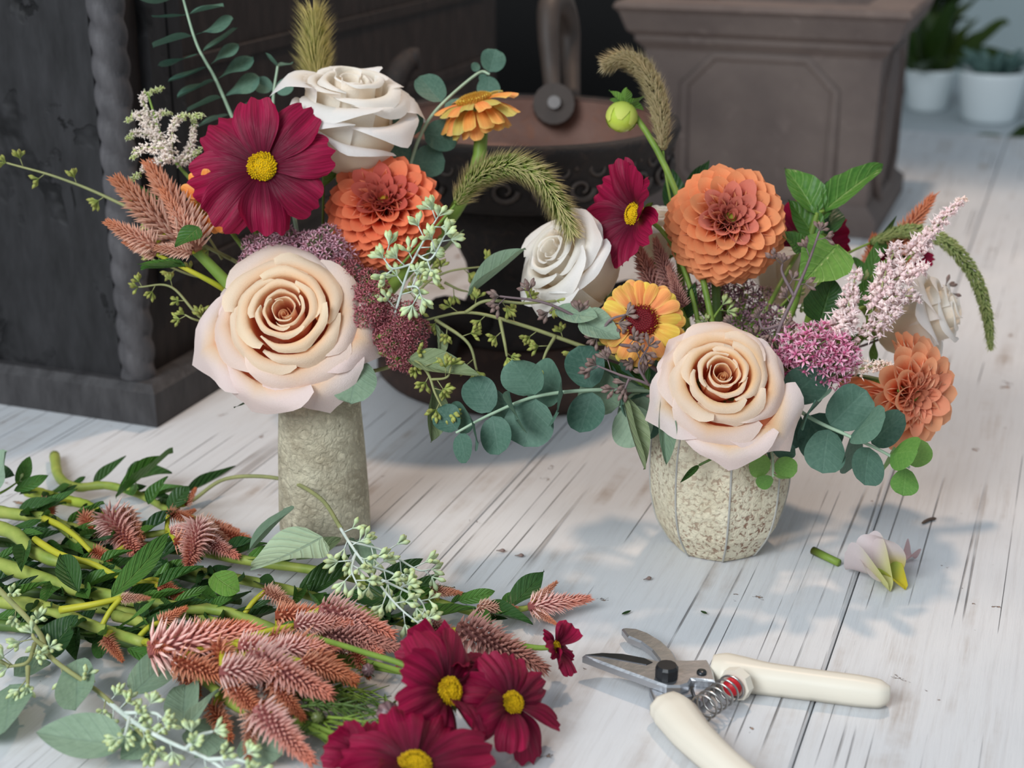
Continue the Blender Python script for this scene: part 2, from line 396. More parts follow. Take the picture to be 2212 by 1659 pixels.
for k in range(3):
    a = -PI/2 - .75 + k * 2*PI/3; pts = [uc + Vector((r_*math.cos(a), r_*math.sin(a), z_)) for r_, z_ in ((.05, .05), (.10, .075), (.12, .05), (.10, .032), (.085, .05))]
    m = MB(); m.tube(catmull(pts, 24), np.linspace(.016, .006, 24), 10); m.obj('scroll_bracket', MIR, urn)
def ip(px, py, D): return P(px, py, D)
Db = depth(uc + Vector((0, RB * .9, zr)))
m = MB(); pv = ip(1196, 226, Db - .012); path = [pv, ip(1190, 150, Db), ip(1184, 70, Db), ip(1188, 10, Db + .01), ip(1210, 8, Db + .05), ip(1228, 60, Db + .08), ip(1232, 130, Db + .08), ip(1236, 215, Db + .06)]
m.tube(catmull(path, 40), np.concatenate([np.linspace(.0075, .012, 20), np.linspace(.014, .008, 20)]), 8); m.obj('handle', MIR2, urn)
m = MB(); m.tube([pv + FW * .012, pv - FW * .006], .019, 18); boss = m.obj('handle_boss', MIR2, urn, False)
m = MB(); m.tube([pv - FW * .006, pv - FW * .012], .006, 12); m.obj('bolt', m_plain('bolt_steel', L(120, 116, 114), .4, .6), boss, False)
m = MB(); m.tube(catmull([ip(835, 330, Db - .05), ip(842, 230, Db - .04), ip(858, 165, Db - .04), ip(885, 130, Db - .03), ip(905, 128, Db - .03)], 24), np.linspace(.013, .010, 24), 9); m.obj('handle', MIR, urn)

# ---- brown square planter
MPL = m_speckle('brown_stoneware', L(92, 82, 79), L(108, 97, 92), L(142, 128, 122), 50, 9, (.6, .74), .4)
kc = T(1868, 512); wl = 0
for q in np.linspace(.1, 1, 400):
    r = kc - DB * float(q) - CAM
    if 1106 + FPX * r.dot(RT) / r.dot(FW) < 1392: wl = float(q); break
ph = zpix(kc, 18) ; dpt = wl * .95
plc = kc - DB * (wl/2) + DA * (dpt/2)
pla = thing('square_planter', 'square brown stoneware planter with moulded panel behind the right bouquet', 'planter', plc)
def ring(m, z0, z1, e0, e1):
    V = []
    for z, e in ((z0, e0), (z1, e1)):
        for sx, sy in ((-1,-1), (1,-1), (1,1), (-1,1)):
            p = plc + DB * sx * (wl/2 + e) + DA * sy * (dpt/2 + e); V.append((p.x, p.y, z))
    m.add(V, [(i, (i+1) % 4, (i+1) % 4 + 4, i+4) for i in range(4)])
def stack(name, prof, mat, capb=True, capt=True):
    m = MB()
    for (z0, e0), (z1, e1) in zip(prof[:-1], prof[1:]): ring(m, z0, z1, e0, e1)
    n = len(prof) - 1
    if capb: m.f.append((3, 2, 1, 0))
    if capt: b = (n - 1) * 8; m.f.append((b+4, b+5, b+6, b+7))
    return m.obj(name, mat, pla, False)
stack('base', [(.0005, .012), (.022, .012), (.030, .004), (.036, -.001)], MPL, True, True)
stack('body', [(.036, -.002), (ph - .055, .004)], MPL, False, False)
stack('rim', [(ph - .058, .003), (ph - .046, .014), (ph - .040, .014), (ph - .034, .022), (ph - .012, .030), (ph - .006, .036), (ph, .033), (ph + .001, -.02), (ph - .05, -.03)], MPL, True, False)
def moulding(m, pts, r, close=True):
    q = pts + [pts[0], pts[1]] if close else pts
    m.tube(q, r, 8, cap=False)
for face, (o_, ux, half) in enumerate(((plc - DA * (dpt/2 + .001), DB, wl/2), (plc + DB * (wl/2 + .001), DA, dpt/2))):
    zc, hh, hw, ch = ph * .44, ph * .33, half * .66, half * .26
    pts = []
    for x, z in ((-hw, -hh+ch), (-hw, hh-ch), (-hw+ch, hh), (hw-ch, hh), (hw, hh-ch), (hw, -hh+ch), (hw-ch, -hh), (-hw+ch, -hh)):
        pts.append(o_ + ux * x + Vector((0, 0, zc + z)))
    m = MB(); moulding(m, pts, .007); m.obj('panel_moulding', MPL, pla)
m = MB(); ring(m, ph - .06, ph - .03, -.025, -.022); m.f.append((4,5,6,7)); m.obj('soil', m_plain('soil', L(60, 50, 44), .9, ns=80, amt=.4), pla, False)

# ---- far bench, pots and foliage at upper right
bz = T(2080, 262, 0); 
Dp = 3.1
pb = P(2110, 246, Dp); zB = pb.z
bench = thing('low_bench', 'pale grey bench with dark blue front edge carrying white pots far behind', 'bench', (1.3, Dp, -.78))
m = MB(); m.box((.45, 2.82, zB - .02), (2.6, 3.6, zB)); m.obj('bench_top', m_plain('bench_paint', L(176, 184, 188), .6), bench, False)
m = MB(); m.box((.45, 2.80, zB - .06), (2.6, 2.82, zB - .004)); m.obj('front_edge', m_plain('navy_edge', L(46, 50, 66), .6), bench, False)
for x in (.5, 2.5):
    m = MB(); m.box((x, 2.9, -.779), (x + .06, 3.5, zB - .02)); m.obj('leg', m_plain('bench_leg', L(90, 92, 96), .7), bench, False)
MPOT = m_plain('white_glaze', L(236, 244, 246), .35, ns=10, amt=.03); MSUC = m_leaf('succulent_leaf', L(84, 112, 108), L(110, 140, 132), vein=.1)
MDG = m_leaf('dark_houseplant', L(34, 62, 24), L(74, 92, 36), vein=.2)
def leafmesh(kind, key=0):
    k = (kind, key)
    if k in LM: return LM[k]
    nu, nv = 9, 14; u = np.linspace(-1, 1, nu)[None, :]; v = np.linspace(0, 1, nv)[:, None]
    rr = np.random.default_rng(100 + key * 7 + len(kind))
    if kind == 'lance':   wv = .5 * np.sin(PI * v ** .8) ** .85 * (1 - .25 * v)
    elif kind == 'round': wv = .5 * np.sqrt(np.clip(1 - (2 * v - 1) ** 2, 0, 1)) * (1 - .08 * np.cos(v * PI))
    elif kind == 'ovate': wv = .5 * np.sin(PI * v ** .75) ** .75 * (1 - .12 * v)
    elif kind == 'long':  wv = .5 * np.sin(PI * v ** .9) ** .7
    else:                 wv = .5 * np.sin(PI * v ** .72) ** .7 * (1 - .2 * v) * (1 + .10 * np.abs(np.sin(v * 9 * PI)))   # toothed
    fold, bend, wav = rr.uniform(.04, .22), rr.uniform(-.28, .22), rr.uniform(.015, .05)
    if kind == 'round': fold *= .5; bend *= .7
    X = u * wv * np.ones_like(v); Y = v + 0 * u
    Z = fold * np.abs(u) * wv * 2 + bend * v ** 2 + wav * np.sin(v * 7 + rr.uniform(0, 6)) * u * np.abs(u) + .0 * u
    tw = rr.uniform(-.35, .35) * v; X, Z = X * np.cos(tw) - Z * np.sin(tw) * .3, Z + X * np.sin(tw)
    m = MB(); m.grid(X, Y, Z, (1, 1, 1), np.stack([u + 0*v, v + 0*u, 0*u*v], -1)); LM[k] = m; return m
LM = {}; LMM = {}
def leaf(parent, base, d, nrm, ln, wd, kind, mat, name='leaf', key=None):
    key = random.randrange(5) if key is None else key
    k = (kind, key, mat.name)
    if k not in LMM: LMM[k] = leafmesh(kind, key).mesh('leaf_' + kind, mat)
    return part(name, LMM[k], parent, along(base, d, nrm, wd, ln, ln))
def pot(cx, r, hgt, label, leafn, lm, ll, spread, px=None):
    base = Vector((cx[0], cx[1], zB + .0005)); t = thing('potted_plant', label, 'plant', base)
    lath('pot', [(0, 0), (r*.74, 0), (r*.82, hgt*.1), (r, hgt*.9), (r*1.02, hgt), (r*.94, hgt), (r*.9, hgt*.86), (0, hgt*.85)], MPOT, 32, t, Matrix.Translation(base))
    for i in range(leafn):
        a = i * 2.4; el = random.uniform(.2, 1.2); rr = r * .6 * math.sqrt((i + .5) / leafn)
        d = Vector((math.cos(a) * math.cos(el), math.sin(a) * math.cos(el), math.sin(el)))
        leaf(t, base + Vector((rr*math.cos(a), rr*math.sin(a), hgt*.87)), d, Vector((0, 0, 1)), ll * random.uniform(.7, 1.2), ll * spread, 'ovate', lm)
def bx(px, D): return P(px, 240, D).x
pot((bx(2108, 3.1), 3.02), .064, .10, 'round white pot with a grey green succulent on the far bench', 26, MSUC, .06, .5)
pot((bx(1985, 3.2), 3.15), .050, .085, 'small white pot beside the planter edge on the far bench', 14, MDG, .16, .3)
pot((bx(2252, 3.1), 3.02), .062, .12, 'white pot cut off by the right edge of the picture', 22, MDG, .05, .6)
fol = P(2010, 110, 3.3)
t = thing('hanging_foliage', 'dark green leafy plant behind the brown planter at upper right', 'plant', Vector((fol.x, 3.35, zB + .001)))
lath('pot', [(0, 0), (.05, 0), (.06, .09), (.055, .09), (0, .08)], m_plain('dark_pot', L(60, 62, 60), .6), 24, t, Matrix.Translation(t.location))
for i in range(60):
    a = random.uniform(0, 6.28); el = random.uniform(-.2, 1.3); z0 = random.uniform(.08, .34)
    leaf(t, t.location + Vector((random.gauss(0, .03), random.gauss(0, .02), z0)), Vector((math.cos(a)*math.cos(el), math.sin(a)*math.cos(el), math.sin(el))), Vector((0, -.3, 1)), random.uniform(.07, .13), .035, 'lance', MDG)
m = MB(); m.tube([t.location + Vector((0, 0, .05)), t.location + Vector((.01, 0, .36))], .005, 6); m.obj('stem', MDG, t)
q = P(2185, 330, 2.62)
t = thing('trailing_foliage', 'dark green leaves just beyond the far table corner at right', 'plant', Vector((q.x, 2.62, -.779)))
lath('pot', [(0, 0), (.10, 0), (.14, .3), (.13, .3), (0, .28)], m_plain('tall_pot', L(80, 84, 84), .6), 24, t, Matrix.Translation(t.location))
m = MB(); m.tube([t.location + Vector((0, 0, .2)), t.location + Vector((0, 0, .62)), Vector(q)], .006, 6); m.obj('stem', MDG, t)
for i in range(44):
    a = random.uniform(0, 6.28); el = random.uniform(-.3, .9)
    leaf(t, Vector(q) + Vector((random.gauss(0, .045), random.gauss(0, .03), random.uniform(-.12, .01))), Vector((math.cos(a)*math.cos(el), math.sin(a)*math.cos(el), math.sin(el))), Vector((0, -.3, 1)), random.uniform(.06, .10), .035, 'ovate', MDG)
# tall dark cupboard added to stand in for the dark interior between cabinet and planter
q0, q1 = P(930, 100, 2.9), P(1500, 100, 2.9)
t = thing('dark_backdrop', 'black cupboard added for the dark interior between the cabinet and the planter', 'backdrop', ((q0.x + q1.x)/2, 3.0, -.78))
m = MB(); m.box((q0.x, 2.9, -.779), (q1.x, 3.4, 1.2)); m.obj('backdrop_box', m_plain('black_backdrop', L(16, 15, 15), .7), t, False)
for x0, x1 in ((q0.x + .01, (q0.x+q1.x)/2 - .003), ((q0.x+q1.x)/2 + .003, q1.x - .01)):
    m = MB(); m.box((x0, 2.885, -.75), (x1, 2.9, 1.18)); m.obj('backdrop_front', m_plain('black_backdrop_front', L(22, 20, 19), .6), t, False)
# ------------------------------------------------------------------ plant materials
M_ROSE = m_petal('rose_petal', .03, .36, .5, nscale=90)
M_COS = m_petal('cosmos_petal', .10, .18, .5, stripes=(9, (.78, .7, .75), (1.25, 1.3, 1.3)), bump=.0012)
M_DAH = m_petal('dahlia_petal', .10, .28, .55)
M_ZIN = m_petal('zinnia_petal', .10, .22, .55, stripes=(4, (.95, .88, .85), (1.04, 1.08, 1.05)))
M_VC = m_vcol('small_florets'); M_VCS = m_vcol('spike_florets', .6, .2, .25, .12)
M_SEED = m_vcol('seed_pods', .6, .0, .3, .16)
M_FOX = m_vcol('grass_bristles', .6, .35, .2, .05)
M_EUC = m_leaf('eucalyptus_leaf', L(104, 134, 116), L(138, 164, 146), .6, .18, .05, 5, L(160, 184, 164), .25, bd=.0001)
M_EUCD = m_leaf('dark_eucalyptus_leaf', L(62, 96, 82), L(100, 132, 114), .55, .15, .06, 5, L(160, 186, 170), .3, bd=.0001)
M_EUCY = m_leaf('young_eucalyptus_leaf', L(96, 142, 66), L(130, 170, 86), .5, .25, .08, 5, L(170, 200, 120), bd=.0001)
M_SE = m_leaf('seeded_eucalyptus_leaf', L(118, 142, 116), L(150, 172, 146), .6, .2, .3, 6, L(112, 132, 118), .25, bd=.0002)
M_SEP = m_leaf('pale_eucalyptus_leaf', L(168, 192, 158), L(188, 210, 176), .6, .25, .5, 7, L(126, 148, 136), .2)
M_OLV = m_leaf('olive_leaf', L(104, 122, 84), L(136, 150, 110), .55, .22, .22, 6, L(160, 172, 130))
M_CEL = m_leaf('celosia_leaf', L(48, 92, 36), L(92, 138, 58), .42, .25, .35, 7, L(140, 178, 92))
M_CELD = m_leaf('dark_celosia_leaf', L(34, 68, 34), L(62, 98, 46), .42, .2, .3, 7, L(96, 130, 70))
M_DLF = m_leaf('dahlia_leaf', L(72, 122, 46), L(124, 166, 74), .38, .28, .4, 6, L(160, 196, 112))
M_SEPAL = m_leaf('sepal', L(96, 134, 60), L(140, 166, 88), .5, .25, .2)
M_STG = m_stem('green_stem', L(96, 126, 50), L(132, 156, 66)); M_STY = m_stem('yellow_stem', L(160, 166, 44), L(186, 178, 52))
M_STC = m_stem('celosia_stem', L(124, 146, 62), L(162, 170, 84), sc_=70); M_STE = m_stem('eucalyptus_stem', L(150, 176, 148), L(178, 200, 172))
M_STS = m_stem('seeded_stem', L(128, 132, 88), L(158, 158, 104)); M_STW = m_stem('waxy_stem', L(184, 196, 184), L(214, 222, 214), sc_=120)
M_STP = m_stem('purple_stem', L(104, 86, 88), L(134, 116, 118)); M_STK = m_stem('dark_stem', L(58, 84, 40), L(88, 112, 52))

VASE = {}
# ---- vases
VL = T(703, 1142); zl = zpix(VL, 842)
vl = thing('cylinder_vase', 'tall tapered stone-textured cream vase holding the left bouquet', 'vase', VL)
r0, r1 = .0312, .0272
M_VL = m_speckle('birch_textured_glaze', L(172, 160, 136), L(206, 197, 172), L(236, 226, 196), 260, 40, (.52, .62), .8, L(104, 94, 80), .003)
lath('body', [(0, .0008), (r0*.97, .0008), (r0, .003), (r0*.995, .02), (r0*.975, zl*.35), (r0*.94, zl*.6), (r1*1.02, zl*.85), (r1, zl - .002), (r1 - .001, zl), (r1 - .0035, zl), (r1 - .004, zl - .004), (r0*.84, .006), (0, .006)], M_VL, 64, vl, Matrix.Translation(VL))
VR = T(1548, 1172); zv = zpix(VR, 892)
vr = thing('faceted_vase', 'squat faceted cream vase with reddish specks holding the right bouquet', 'vase', VR)
M_VR = m_speckle('speckled_cream_glaze', L(216, 204, 176), L(234, 225, 200), L(130, 86, 66), 300, 22, (.53, .58), .9, L(120, 100, 86), .0020)
def octo(prof):
    m = MB(); n = 8; a0 = -PI/2; prof = np.array(prof); X = []; 
    for i in range(n):
        a = a0 + i * 2*PI/n; b = a + 2*PI/n
        for k in range(4):
            f = k / 4; p = np.array([math.cos(a), math.sin(a)]) * (1 - f) + np.array([math.cos(b), math.sin(b)]) * f
            p *= 1 + .035 * math.sin(f * PI); X.append(p)
    X = np.array(X); m.grid(prof[:, 0:1] * X[:, 0], prof[:, 0:1] * X[:, 1], np.repeat(prof[:, 1:2], len(X), 1), wrap=True); return m
RV = .0470
PV = [(0, .0008), (RV*.64, .0008), (RV*.70, .004), (RV*.88, zv*.20), (RV*.975, zv*.40), (RV, zv*.62), (RV*.985, zv*.82), (RV*.94, zv - .003), (RV*.92, zv)]
part('body', octo(PV + [(RV*.86, zv), (RV*.85, zv - .004), (RV*.88, zv*.6), (RV*.55, .006), (0, .006)]).mesh('vase_body', M_VR, False), vr, Matrix.Translation(VR))
M_SEAM = m_plain('grey_glaze_line', L(172, 170, 164), .6, ns=200, amt=.2)
for i in range(8):
    a = -PI/2 + i * PI/4; m = MB()
    m.tube(catmull([VR + Vector((math.cos(a) * r * .9985, math.sin(a) * r * .9985, z)) for r, z in PV[1:]], 26), .0007, 6); m.obj('glaze_seam', M_SEAM, vr)
def mouth(vase, k=None):
    if k is None: k = random.random() * 2 * PI
    rr = random.uniform(.1, .62)
    if vase == 'L': b, z, r = VL, zl, r1 - .005
    else: b, z, r = VR, zv, RV * .84
    o = Vector((math.cos(k) * r * rr, math.sin(k) * r * rr, 0))
    return b + o + Vector((0, 0, z)), b - o * .5 + Vector((0, 0, .009))
def vkey(vase, p):      # mouth angle that leans towards p
    b = VL if vase == 'L' else VR; return math.atan2(p.y - b.y, p.x - b.x)
def stem_to(t, head, hdir, mp, bp, r, mat, lean=.35, name='stem'):
    head = Vector(head); ln = (head - mp).length
    a = head - Vector(hdir).normalized() * ln * lean; b = mp + Vector((0, 0, ln * .25))
    pts = []
    for q in np.linspace(0, 1, 16):
        q = float(q); pts.append((1-q)**3 * head + 3*(1-q)**2*q*a + 3*(1-q)*q*q*b + q**3*mp)
    pts.append(bp); m = MB(); m.tube(pts, np.r_[np.full(16, r), r * .9], 8); return m.obj(name, mat, t)
# ------------------------------------------------------------------ roses
def petal_grid(R, h, roll, hw, tip, th, base=.06, bulge=1.0, spiral=.06, nu=17, nv=16, ruf=.02, seed=0, side=.0, inward=0.0, sharp=.25, skew=0.0):
    rr = np.random.default_rng(seed); u = np.linspace(-1, 1, nu)[None, :]; v = np.linspace(0, 1, nv)[:, None]
    prof = np.array([(base, 0), (R*.62*bulge + .02, h*.10), (R*.93*bulge, h*.40), (R*.99 - inward*.5, h*.74), (R - inward, h*.97), (R - inward + roll*.36, h + roll*.06), (R - inward + roll*.75, h - roll*.06), (R - inward + roll, h - roll*.40)])
    tt = np.linspace(0, 1, 60); pr = catmull(prof, 60)
    top = 1 - .26 * np.abs(u) ** 2.6 + tip * ((1 - sharp) * np.exp(-(u * 2.6) ** 2) + sharp * 1.5 * np.exp(-np.abs(u) * 3.4) - .2)
    ve = v * top
    def smp(k):
        x = np.clip(ve, 0, 1); y = np.interp(x.ravel(), tt, pr[:, k]).reshape(x.shape)
        sl = (pr[-1, k] - pr[-7, k]) / (6 / 59.); return y + np.clip(ve - 1, 0, None) * sl
    r = smp(0); z = smp(1)
    r = r * (1 + spiral * u * v) + side * np.clip(np.abs(u) - .55, 0, 1) ** 2 * v ** 2
    z = z - side * .6 * np.clip(np.abs(u) - .55, 0, 1) ** 2 * v ** 2
    z = z + skew * u * v; ph = rr.uniform(0, 6.28, 4)
    r = r + ruf * v ** 3 * (np.sin(u * 5 + ph[0]) + .6 * np.sin(u * 11 + ph[1])); z = z + ruf * .8 * v ** 3 * np.sin(u * 6 + ph[2])
    wv = hw * (.85 + .15 * np.sin(v * PI * .5)); a = th + u * wv
    return r * np.cos(a), r * np.sin(a), z, u + 0 * v, v + 0 * u
def rose(name, label, vase, px, py, D, rad, axis, layers, cols, roll=0.0, hc=.5, seed=1, outer=None, stem=True, group=None, sz=1.0, sepals=True, ecc=.05):
    S = rad * D / FPX; n = Vector(axis).normalized(); pos = P(px, py, D) - n * (hc * S)
    mp, bp = (mouth(vase, vkey(vase, pos)) if vase else (pos, pos))
    t = thing(name, label, 'rose', bp if stem and vase else pos, group)
    M = frame(pos, n, roll, (S, S, S * sz)); rr = np.random.default_rng(seed); k = 0
    deep, mid, rim, out = cols; NL = len(layers)
    for li, (cnt, R, h, ro, hw, tip) in enumerate(layers):
        off = rr.uniform(0, 6.28); lf_ = li / max(1, NL - 1)
        if outer and li == NL - 1: cnt = len(outer)
        for i in range(cnt):
            th = off + i * 2 * PI / cnt + rr.uniform(-.15, .15); RR, hh, rl, tp = R * rr.uniform(.96, 1.05), h * rr.uniform(.97, 1.03), ro * rr.uniform(.8, 1.25), tip
            if outer and li == NL - 1:
                th, RR, rl, tp, *hx = outer[i % len(outer)]; hh = hx[0] if hx else h
            X, Y, Z, U, V = petal_grid(RR, hh, rl, hw, tp, th, seed=seed * 97 + k, spiral=.13 - .05 * li / NL, ruf=.008 + .016 * li / NL, side=.10 * (li / NL) ** 2, skew=rr.uniform(-1, 1) * (.16 if cols is WHITE else .09) * lf_, sharp=(.2 if cols is WHITE else .35 + .6 * lf_), inward=.05 * RR if li < 3 else 0)
            lf = li / max(1, NL - 1); vv = V.ravel()
            c = lerp(deep, mid, sstep(.22, .62, vv)); c = c + (np.asarray(rim) - c) * sstep(.60, .85, vv)[:, None]
            c = c + (np.asarray(out) - c) * (sstep(.55, 1.0, lf) * sstep(.45, .85, vv))[:, None]
            m = MB(); m.grid(X, Y, Z, c, np.stack([U, V, 0*U], -1)); part('petal', m.mesh('rose_petal', M_ROSE), t, M @ Matrix.Translation((0, ecc * (1 - lf), rr.uniform(-.03, .03)))); k += 1
    # rolled heart
    m = MB(); tt = np.linspace(0, 2.2 * 2 * PI, 60)[None, :]; v = np.linspace(0, 1, 6)[:, None]
    rad_ = (.016 + .0058 * tt) * (1.15 - .22 * v); h0 = layers[0][2]
    c = lerp(deep, mid, np.repeat(sstep(.3, 1, v), 60, 1).ravel()); m.grid(rad_ * np.cos(tt), rad_ * np.sin(tt), h0 * (.35 + .63 * v) - .008 * tt * .5 + 0 * tt, c)
    part('heart', m.mesh('rose_heart', M_ROSE), t, M)
    m = MB(); m.lathe([(0, -.26), (.05, -.25), (.10, -.16), (.12, -.06), (.09, .03), (0, .05)], 16, (1, 1, 1)); cx = part('hip', m.mesh('rose_hip', M_SEPAL), t, M)
    if sepals:
        for i in range(5):
            a = i * 2*PI/5 + .4; d = (M.to_3x3() @ Vector((math.cos(a), math.sin(a), -.35 if i % 2 else .3))).normalized()
            leaf(cx, M @ Vector((.09*math.cos(a), .09*math.sin(a), -.02)), d, n, S * .55, S * .17, 'lance', M_SEPAL, 'sepal')
    if stem and vase: stem_to(t, M @ Vector((0, 0, -.24)), n, mp, bp, .0028, M_STK)
    return t
FULL = [(2, .13, .64, .02, 1.9, .03), (3, .21, .67, .04, 1.35, .04), (3, .31, .67, .08, 1.3, .05), (3, .43, .63, .13, 1.2, .07), (4, .54, .54, .19, 1.02, .10), (4, .66, .45, .25, .98, .16), (6, .84, .36, .30, .74, .2)]
CUP = [(2, .12, 1.12, .02, 1.7, .04), (3, .20, 1.16, .04, 1.3, .05), (3, .31, 1.14, .09, 1.25, .07), (3, .42, 1.08, .14, 1.2, .10), (4, .52, .98, .20, 1.05, .14), (5, .60, .86, .24, .92, .16)]
BUD = [(2, .13, 1.34, .02, 1.7, .03), (3, .22, 1.38, .03, 1.3, .05), (3, .33, 1.32, .07, 1.25, .08), (3, .44, 1.22, .13, 1.2, .10), (4, .54, 1.06, .20, 1.05, .14)]
PEACH = (L(246, 152, 114), L(253, 216, 174), L(254, 234, 202), L(251, 230, 224))
PEACH2 = (L(248, 158, 122), L(253, 214, 164), L(254, 234, 206), L(251, 232, 226))
WHITE = (L(246, 226, 196), L(250, 242, 228), L(252, 247, 240), L(250, 246, 242))
# ------------------------------------------------------------------ cosmos
def cosmos_petal(key):
    rr = np.random.default_rng(500 + key); nu, nv = 17, 14; u = np.linspace(-1, 1, nu)[None, :]; v = np.linspace(0, 1, nv)[:, None]
    wv = .08 + .275 * np.sin(PI * .5 * np.clip(v * 1.25, 0, 1)) ** 1.2 * (1 - .12 * sstep(.8, 1, v))
    top = 1 - .13 * np.abs(u) ** 2.5 + .035 * np.cos(u * 3 * PI + rr.uniform(-.5, .5)) - .035 * np.abs(np.sin(u * 7 + key))
    X = u * wv; Y = v * top
    Z = -.0 + .024 * np.sin(u * 10 + rr.uniform(0, 6)) * v + .05 * np.sin(v * 3.0) - rr.uniform(.02, .16) * v ** 2 * 1.2 + rr.uniform(-.22, .30) * u * np.abs(u) * v + .03 * np.sin(v * 6 + u * 3 + rr.uniform(0, 6)) * v
    c = lerp(L(92, 6, 36), L(146, 14, 58), sstep(.1, 1, v + 0*u).ravel())
    m = MB(); m.grid(X, Y, Z, c, np.stack([u + 0*v, v + 0*u, 0*u*v + key], -1)); return m.mesh('cosmos_petal', M_COS)
COSP = [cosmos_petal(i) for i in range(7)]
def disc_mesh(r, hgt, n, c0, c1, c2, dot, name='disc'):
    m = MB(); m.lathe([(r*.95, -.03), (r*.98, 0), (r*.8, hgt*.6), (r*.4, hgt*.92), (0, hgt)], 18, c0)
    for i in range(n):
        q = math.sqrt((i + .5) / n); a = i * 2.39996; z = hgt * (1 - q * q) + (.05 if q > .55 else .012)
        m.blob((r*q*math.cos(a), r*q*math.sin(a), z), dot * random.uniform(.8, 1.3), lerp(c1, c2, random.random() * (1 if q > .5 else .4)))
        if q > .6: m.tube([(r*q*.95*math.cos(a), r*q*.95*math.sin(a), z - .06), (r*q*math.cos(a), r*q*math.sin(a), z)], dot * .4, 3, L(120, 70, 20), False)
    return m
COSD = disc_mesh(.215, .09, 150, L(176, 150, 10), L(240, 200, 20), L(206, 160, 10), .017).mesh('cosmos_disc', M_VC, False)
def cosmos(label, px, py, D, rad, axis, stem_pts=None, vase=None, roll=0, tilts=None, seed=0, skip=(), group=None, srad=.0016, lens=None, root=None, wild=0.0):
    S = rad * D / FPX; n = Vector(axis).normalized(); pos = P(px, py, D); M = frame(pos, n, roll, S); rr = np.random.default_rng(seed)
    mp, bp = mouth(vase, vkey(vase, pos)) if vase else (None, None)
    t = thing('cosmos', label, 'flower', bp if vase else (root or pos), group)
    for i in range(8):
        if i in skip: continue
        a = i * PI / 4 + rr.uniform(-.08, .08); ti = tilts[i] if tilts else rr.uniform(-.05, .22); ln = lens[i] if lens else rr.uniform(.93, 1.06)
        A = Matrix.Rotation(a, 4, 'Z') @ Matrix.Translation((0, .10, -.02 - .015 * (i % 2))) @ Matrix.Rotation(ti + wild * rr.uniform(-.5, .7), 4, 'X') @ Matrix.Rotation(wild * rr.uniform(-1.2, 1.2), 4, 'Y') @ Matrix.Diagonal((ln * rr.uniform(.95, 1.1) * (1 - .25 * wild), ln * .93, 1 + 1.2 * wild, 1))
        part('petal', COSP[(i + seed) % 7], t, M @ A)
    part('disc', COSD, t, M)
    m = MB(); m.lathe([(0, -.14), (.06, -.14), (.15, -.08), (.16, -.03), (0, -.02)], 14); cx = part('calyx', m.mesh('cosmos_calyx', M_SEPAL), t, M)
    for i in range(8):
        a = i * PI/4 + .3; d = (M.to_3x3() @ Vector((math.cos(a), math.sin(a), -.15))).normalized(); leaf(cx, M @ Vector((.1*math.cos(a), .1*math.sin(a), -.07)), d, n, S * .3, S * .1, 'lance', M_SEPAL, 'sepal')
    hd = M @ Vector((0, 0, -.13))
    if vase: stem_to(t, hd, n, mp, bp, srad, M_STG)
    elif stem_pts:
        m = MB(); m.tube(catmull([hd] + list(stem_pts), 26), srad, 8); m.obj('stem', M_STG, t)
    return t
# ------------------------------------------------------------------ dahlias
def dahlia_petal(key, c_in, c_tip, c_back):
    rr = np.random.default_rng(700 + key); nu, nv = 11, 9; u = np.linspace(-1, 1, nu)[None, :]; v = np.linspace(0, 1, nv)[:, None]
    wv = .15 + .19 * np.sin(PI * .5 * np.clip(v * 1.2, 0, 1)); top = 1 - .34 * np.abs(u) ** 2.4 + .05 * np.exp(-np.abs(u) * 5)
    a = (2.5 - 1.05 * v ** 1.6); ang = u * a; Rr = wv / np.maximum(np.sin(np.minimum(a, PI/2)), .4)
    X = Rr * np.sin(ang); Z = Rr * (1 - np.cos(ang)) - .05 * v - .12 * v ** 3 + rr.uniform(-.03, .03) * u; Y = v * top
    f = (v + 0*u).ravel(); c = lerp(c_in, c_tip, sstep(.2, .9, f)); e = (np.abs(u) + 0*v).ravel()
    c = c + (np.asarray(c_back) - c) * (sstep(.5, 1, e) * .85)[:, None]
    m = MB(); m.grid(X, Y, Z, c, np.stack([u + 0*v, v + 0*u, 0*u*v], -1)); return m.mesh('dahlia_petal', M_DAH)
